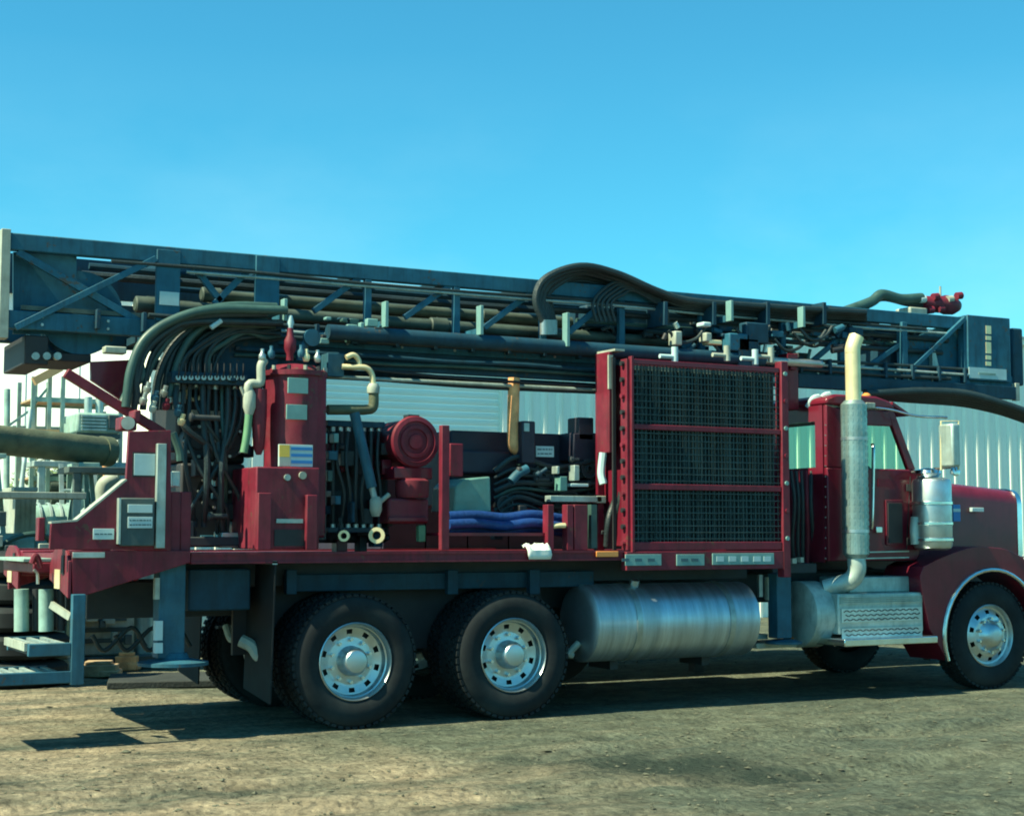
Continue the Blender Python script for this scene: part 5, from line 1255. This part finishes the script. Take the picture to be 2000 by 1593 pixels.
def tote():
    y = 7.2; x = P(78,1000,y).x; s_ = thing('tote_tank', 'pale plastic tote tank in a wire cage beside the cream crate', 'tank', (x, y+.5, 0))
    MB().box(x-.5, x+.5, y+.03, y+1, .16, 1.12).build('bottle', 'pale', s_, .06); MB().cyl((x,y+.5,1.121),(x,y+.5,1.18),.11).build('lid', 'yard_dark', s_)
    for k in range(7): 
        MB().box(x-.52+k*.17-.01, x-.52+k*.17+.01, y, y+.02, .14, 1.14).build('cage_bar', 'galv', s_)
    for k in range(5): MB().box(x-.53, x+.53, y-.012, y-.001, .2+k*.21, .222+k*.21).build('cage_hoop', 'galv', s_)
    for yy in (y, y+.45, y+.9): MB().box(x-.52, x+.52, yy, yy+.1, 0, .139).build('pallet_bearer', 'wood', s_)
tote()
def pump_skid():
    y = 7.7; x = P(140,1000,y).x; s_ = thing('pump_skid', 'teal pump with round motor on a skid behind the sloping plate', 'pump', (x, y, 0))
    MB().box(x-.7, x+.7, y-.3, y+.3, 0, .12).build('skid', 'yard_dark', s_, .01)
    MB().box(x-.55, x-.1, y-.2, y+.2, .121, 1.35).build('stand', 'yard_teal', s_, .02)
    MB().lathe((x-.5,y,1.62), (1,0,0), [(0,.1),(.03,.24),(.5,.26),(.53,.18),(.6,.18),(.62,.1),(.9,.1)], 24).build('motor', 'yard_teal', s_)
    MB().lathe((x+.35,y-.2,1.6), (0,1,0), [(0,.1),(.02,.3),(.3,.3),(.32,.1)], 28).build('volute', 'galv', s_)
    MB().tube([(x+.35,y-.1,1.9),(x+.35,y-.1,2.1),(x+.5,y-.1,2.2)], .09, n=14).build('outlet', 'pale', s_)
    MB().box(x+.2, x+.5, y-.15, y+.15, .121, 1.31).build('stand', 'yard_dark', s_, .02)
    for k in range(4): MB().lathe((x-.42+k*.12,y,1.62), (1,0,0), [(0,.262),(.005,.275),(.03,.275),(.035,.262)], 24, close=False).build('cooling_fin', 'galv', s_)
pump_skid()
def tyre_stack():
    y = 5.0; x = P(40,1100,y).x; rn = random.Random(4)
    for k in range(5):
        dx, dy = rn.uniform(-.04,.04), rn.uniform(-.04,.04)
        o = MB().lathe((x+dx,y+dy,k*.27), (0,0,1), [(.03,.26),(.0,.34),(.02,.46),(.06,.5),(.2,.5),(.24,.46),(.265,.34),(.23,.26)], 32, close=False).build('old_tyre', 'rubber')
        rebase(o, (x,y,k*.27)); tag(o, ['lowest','second lowest','middle','second highest','topmost'][k]+' old tyre of the stack left of the rear jacks', 'tyre', 'old tyres stacked in the yard')
tyre_stack()
def pipe_bundle():
    y = 8.9; n = 0
    x0 = P(100,980,y).x; x1 = P(250,980,y).x
    names = ['lower left','lower middle','lower right','upper left','upper right']
    for k, (dy, dz) in enumerate(((0,.08),(.17,.08),(.34,.08),(.085,.23),(.255,.23))):
        z = P(170,985,y).z+dz
        o = MB().lathe((x0,y+dy+.05,z), (1,0,0), [(0,.06),(0,.08),(x1-x0,.08),(x1-x0,.06)], 16).build('spare_pipe', 'rod'); rebase(o, ((x0+x1)/2,y+dy+.05,z-.08))
        tag(o, names[k]+' grey spare pipe in the bundle on the rack shelf', 'pipe', 'spare pipes bundled on the rack')
pipe_bundle()

def machine(px, y, h, lab, seed, m1, m2, m3):
    x = P(px, 1000, y).x; s_ = thing('yard_machine', lab, 'machine', (x, y, 0), 'machines parked in the yard'); rn = random.Random(seed)
    MB().box(x-.6, x+.6, y-.3, y+.3, 0, .15).build('skid', 'yard_dark', s_, .01)
    for sx in (-.5, .5): MB().box(x+sx-.04, x+sx+.04, y-.28, y-.2, .151, h).build('upright', m2, s_, .006)
    MB().box(x-.6, x+.6, y-.29, y+.25, h+.001, h+.07).build('top_frame', m2, s_, .006)
    MB().box(x-.42, x+.2, y-.2, y+.2, .151, h*.62).build('housing', m1, s_, .03)
    for k in range(5): MB().box(x-.36, x+.1, y-.222, y-.201, .3+k*.12, .35+k*.12).build('louvre', m2, s_)
    MB().lathe((x-.35,y-.05,h*.62+.18), (1,0,0), [(0,.08),(.02,.17),(.42,.17),(.45,.1),(.6,.1)], 20).build('drum', m3, s_)
    MB().cyl((x+.35,y,.151), (x+.35,y,h*.9), .11, n=20).build('cylinder', m3, s_)
    MB().tube([(x+.35,y-.1,h*.7),(x+.1,y-.28,h*.8),(x-.3,y-.26,h*.72),(x-.5,y-.25,h*.4)], .03).build('hose', 'hose_grey', s_)
    for k in range(9):
        q = Vector((x+rn.uniform(-.5,.45), y-.26, rn.uniform(.3,h*.95))); MB().box(q.x, q.x+rn.uniform(.05,.18), q.y-.08, q.y, q.z-rn.uniform(.05,.16), q.z).build('control', rn.choice([m1,m2,m3,'yard_dark','pale']), s_, .008)
machine(48, 6.2, 1.9, 'dark machine in a pale frame left of the pump skid', 5, 'yard_dark', 'pale', 'yard_teal')
machine(150, 8.6, 2.35, 'grey green machine frame under the generator box', 6, 'yard_teal', 'galv', 'pale')
machine(225, 6.6, 2.2, 'cream machine in a dark frame close behind the control cabinet', 7, 'pale', 'yard_dark', 'galv')
machine(100, 10.4, 2.9, 'tallest machine frame behind the open steel rack', 8, 'pale', 'galv', 'yard_green')

# long thin pieces leaning about the yard
def leaning(name, a, b, r_, m_, lab, cat):
    o = MB().cyl(a, b, r_, n=10).build(name, m_); rebase(o, a); tag(o, lab, cat)
leaning('steel_pole', Vector((P(20,900,8.8).x,8.8,0)), P(14,760,9.2), .04, 'yard_teal', 'grey green pole standing at the left edge of the yard', 'pole')
leaning('steel_pole', Vector((P(10,900,8.0).x,8.0,0)), P(60,800,8.6), .03, 'galv', 'pale thin pole leaning right beside the rack', 'pole')
leaning('steel_pole', Vector((P(235,900,7.6).x,7.6,0)), P(205,905,7.9), .035, 'rust', 'rusty pole leaning behind the control cabinet', 'pole')
def ladder():
    y = 7.9; x0_ = P(118,950,y).x; zt_ = P(118,905,y).z; s_ = thing('ladder', 'pale aluminium ladder leaning under the end of the casing pipe', 'ladder', (x0_, y, 0))
    for dx in (0, .4): MB().beam((x0_+dx, y-.5, 0), (x0_+dx, y, zt_), .05, .03, (0,1,0)).build('rail', 'galv', s_)
    for k in range(6):
        t = (k+.7)/6.6; MB().cyl((x0_, y-.5+.5*t, zt_*t), (x0_+.4, y-.5+.5*t, zt_*t), .017, n=8).build('rung', 'galv', s_)
ladder()
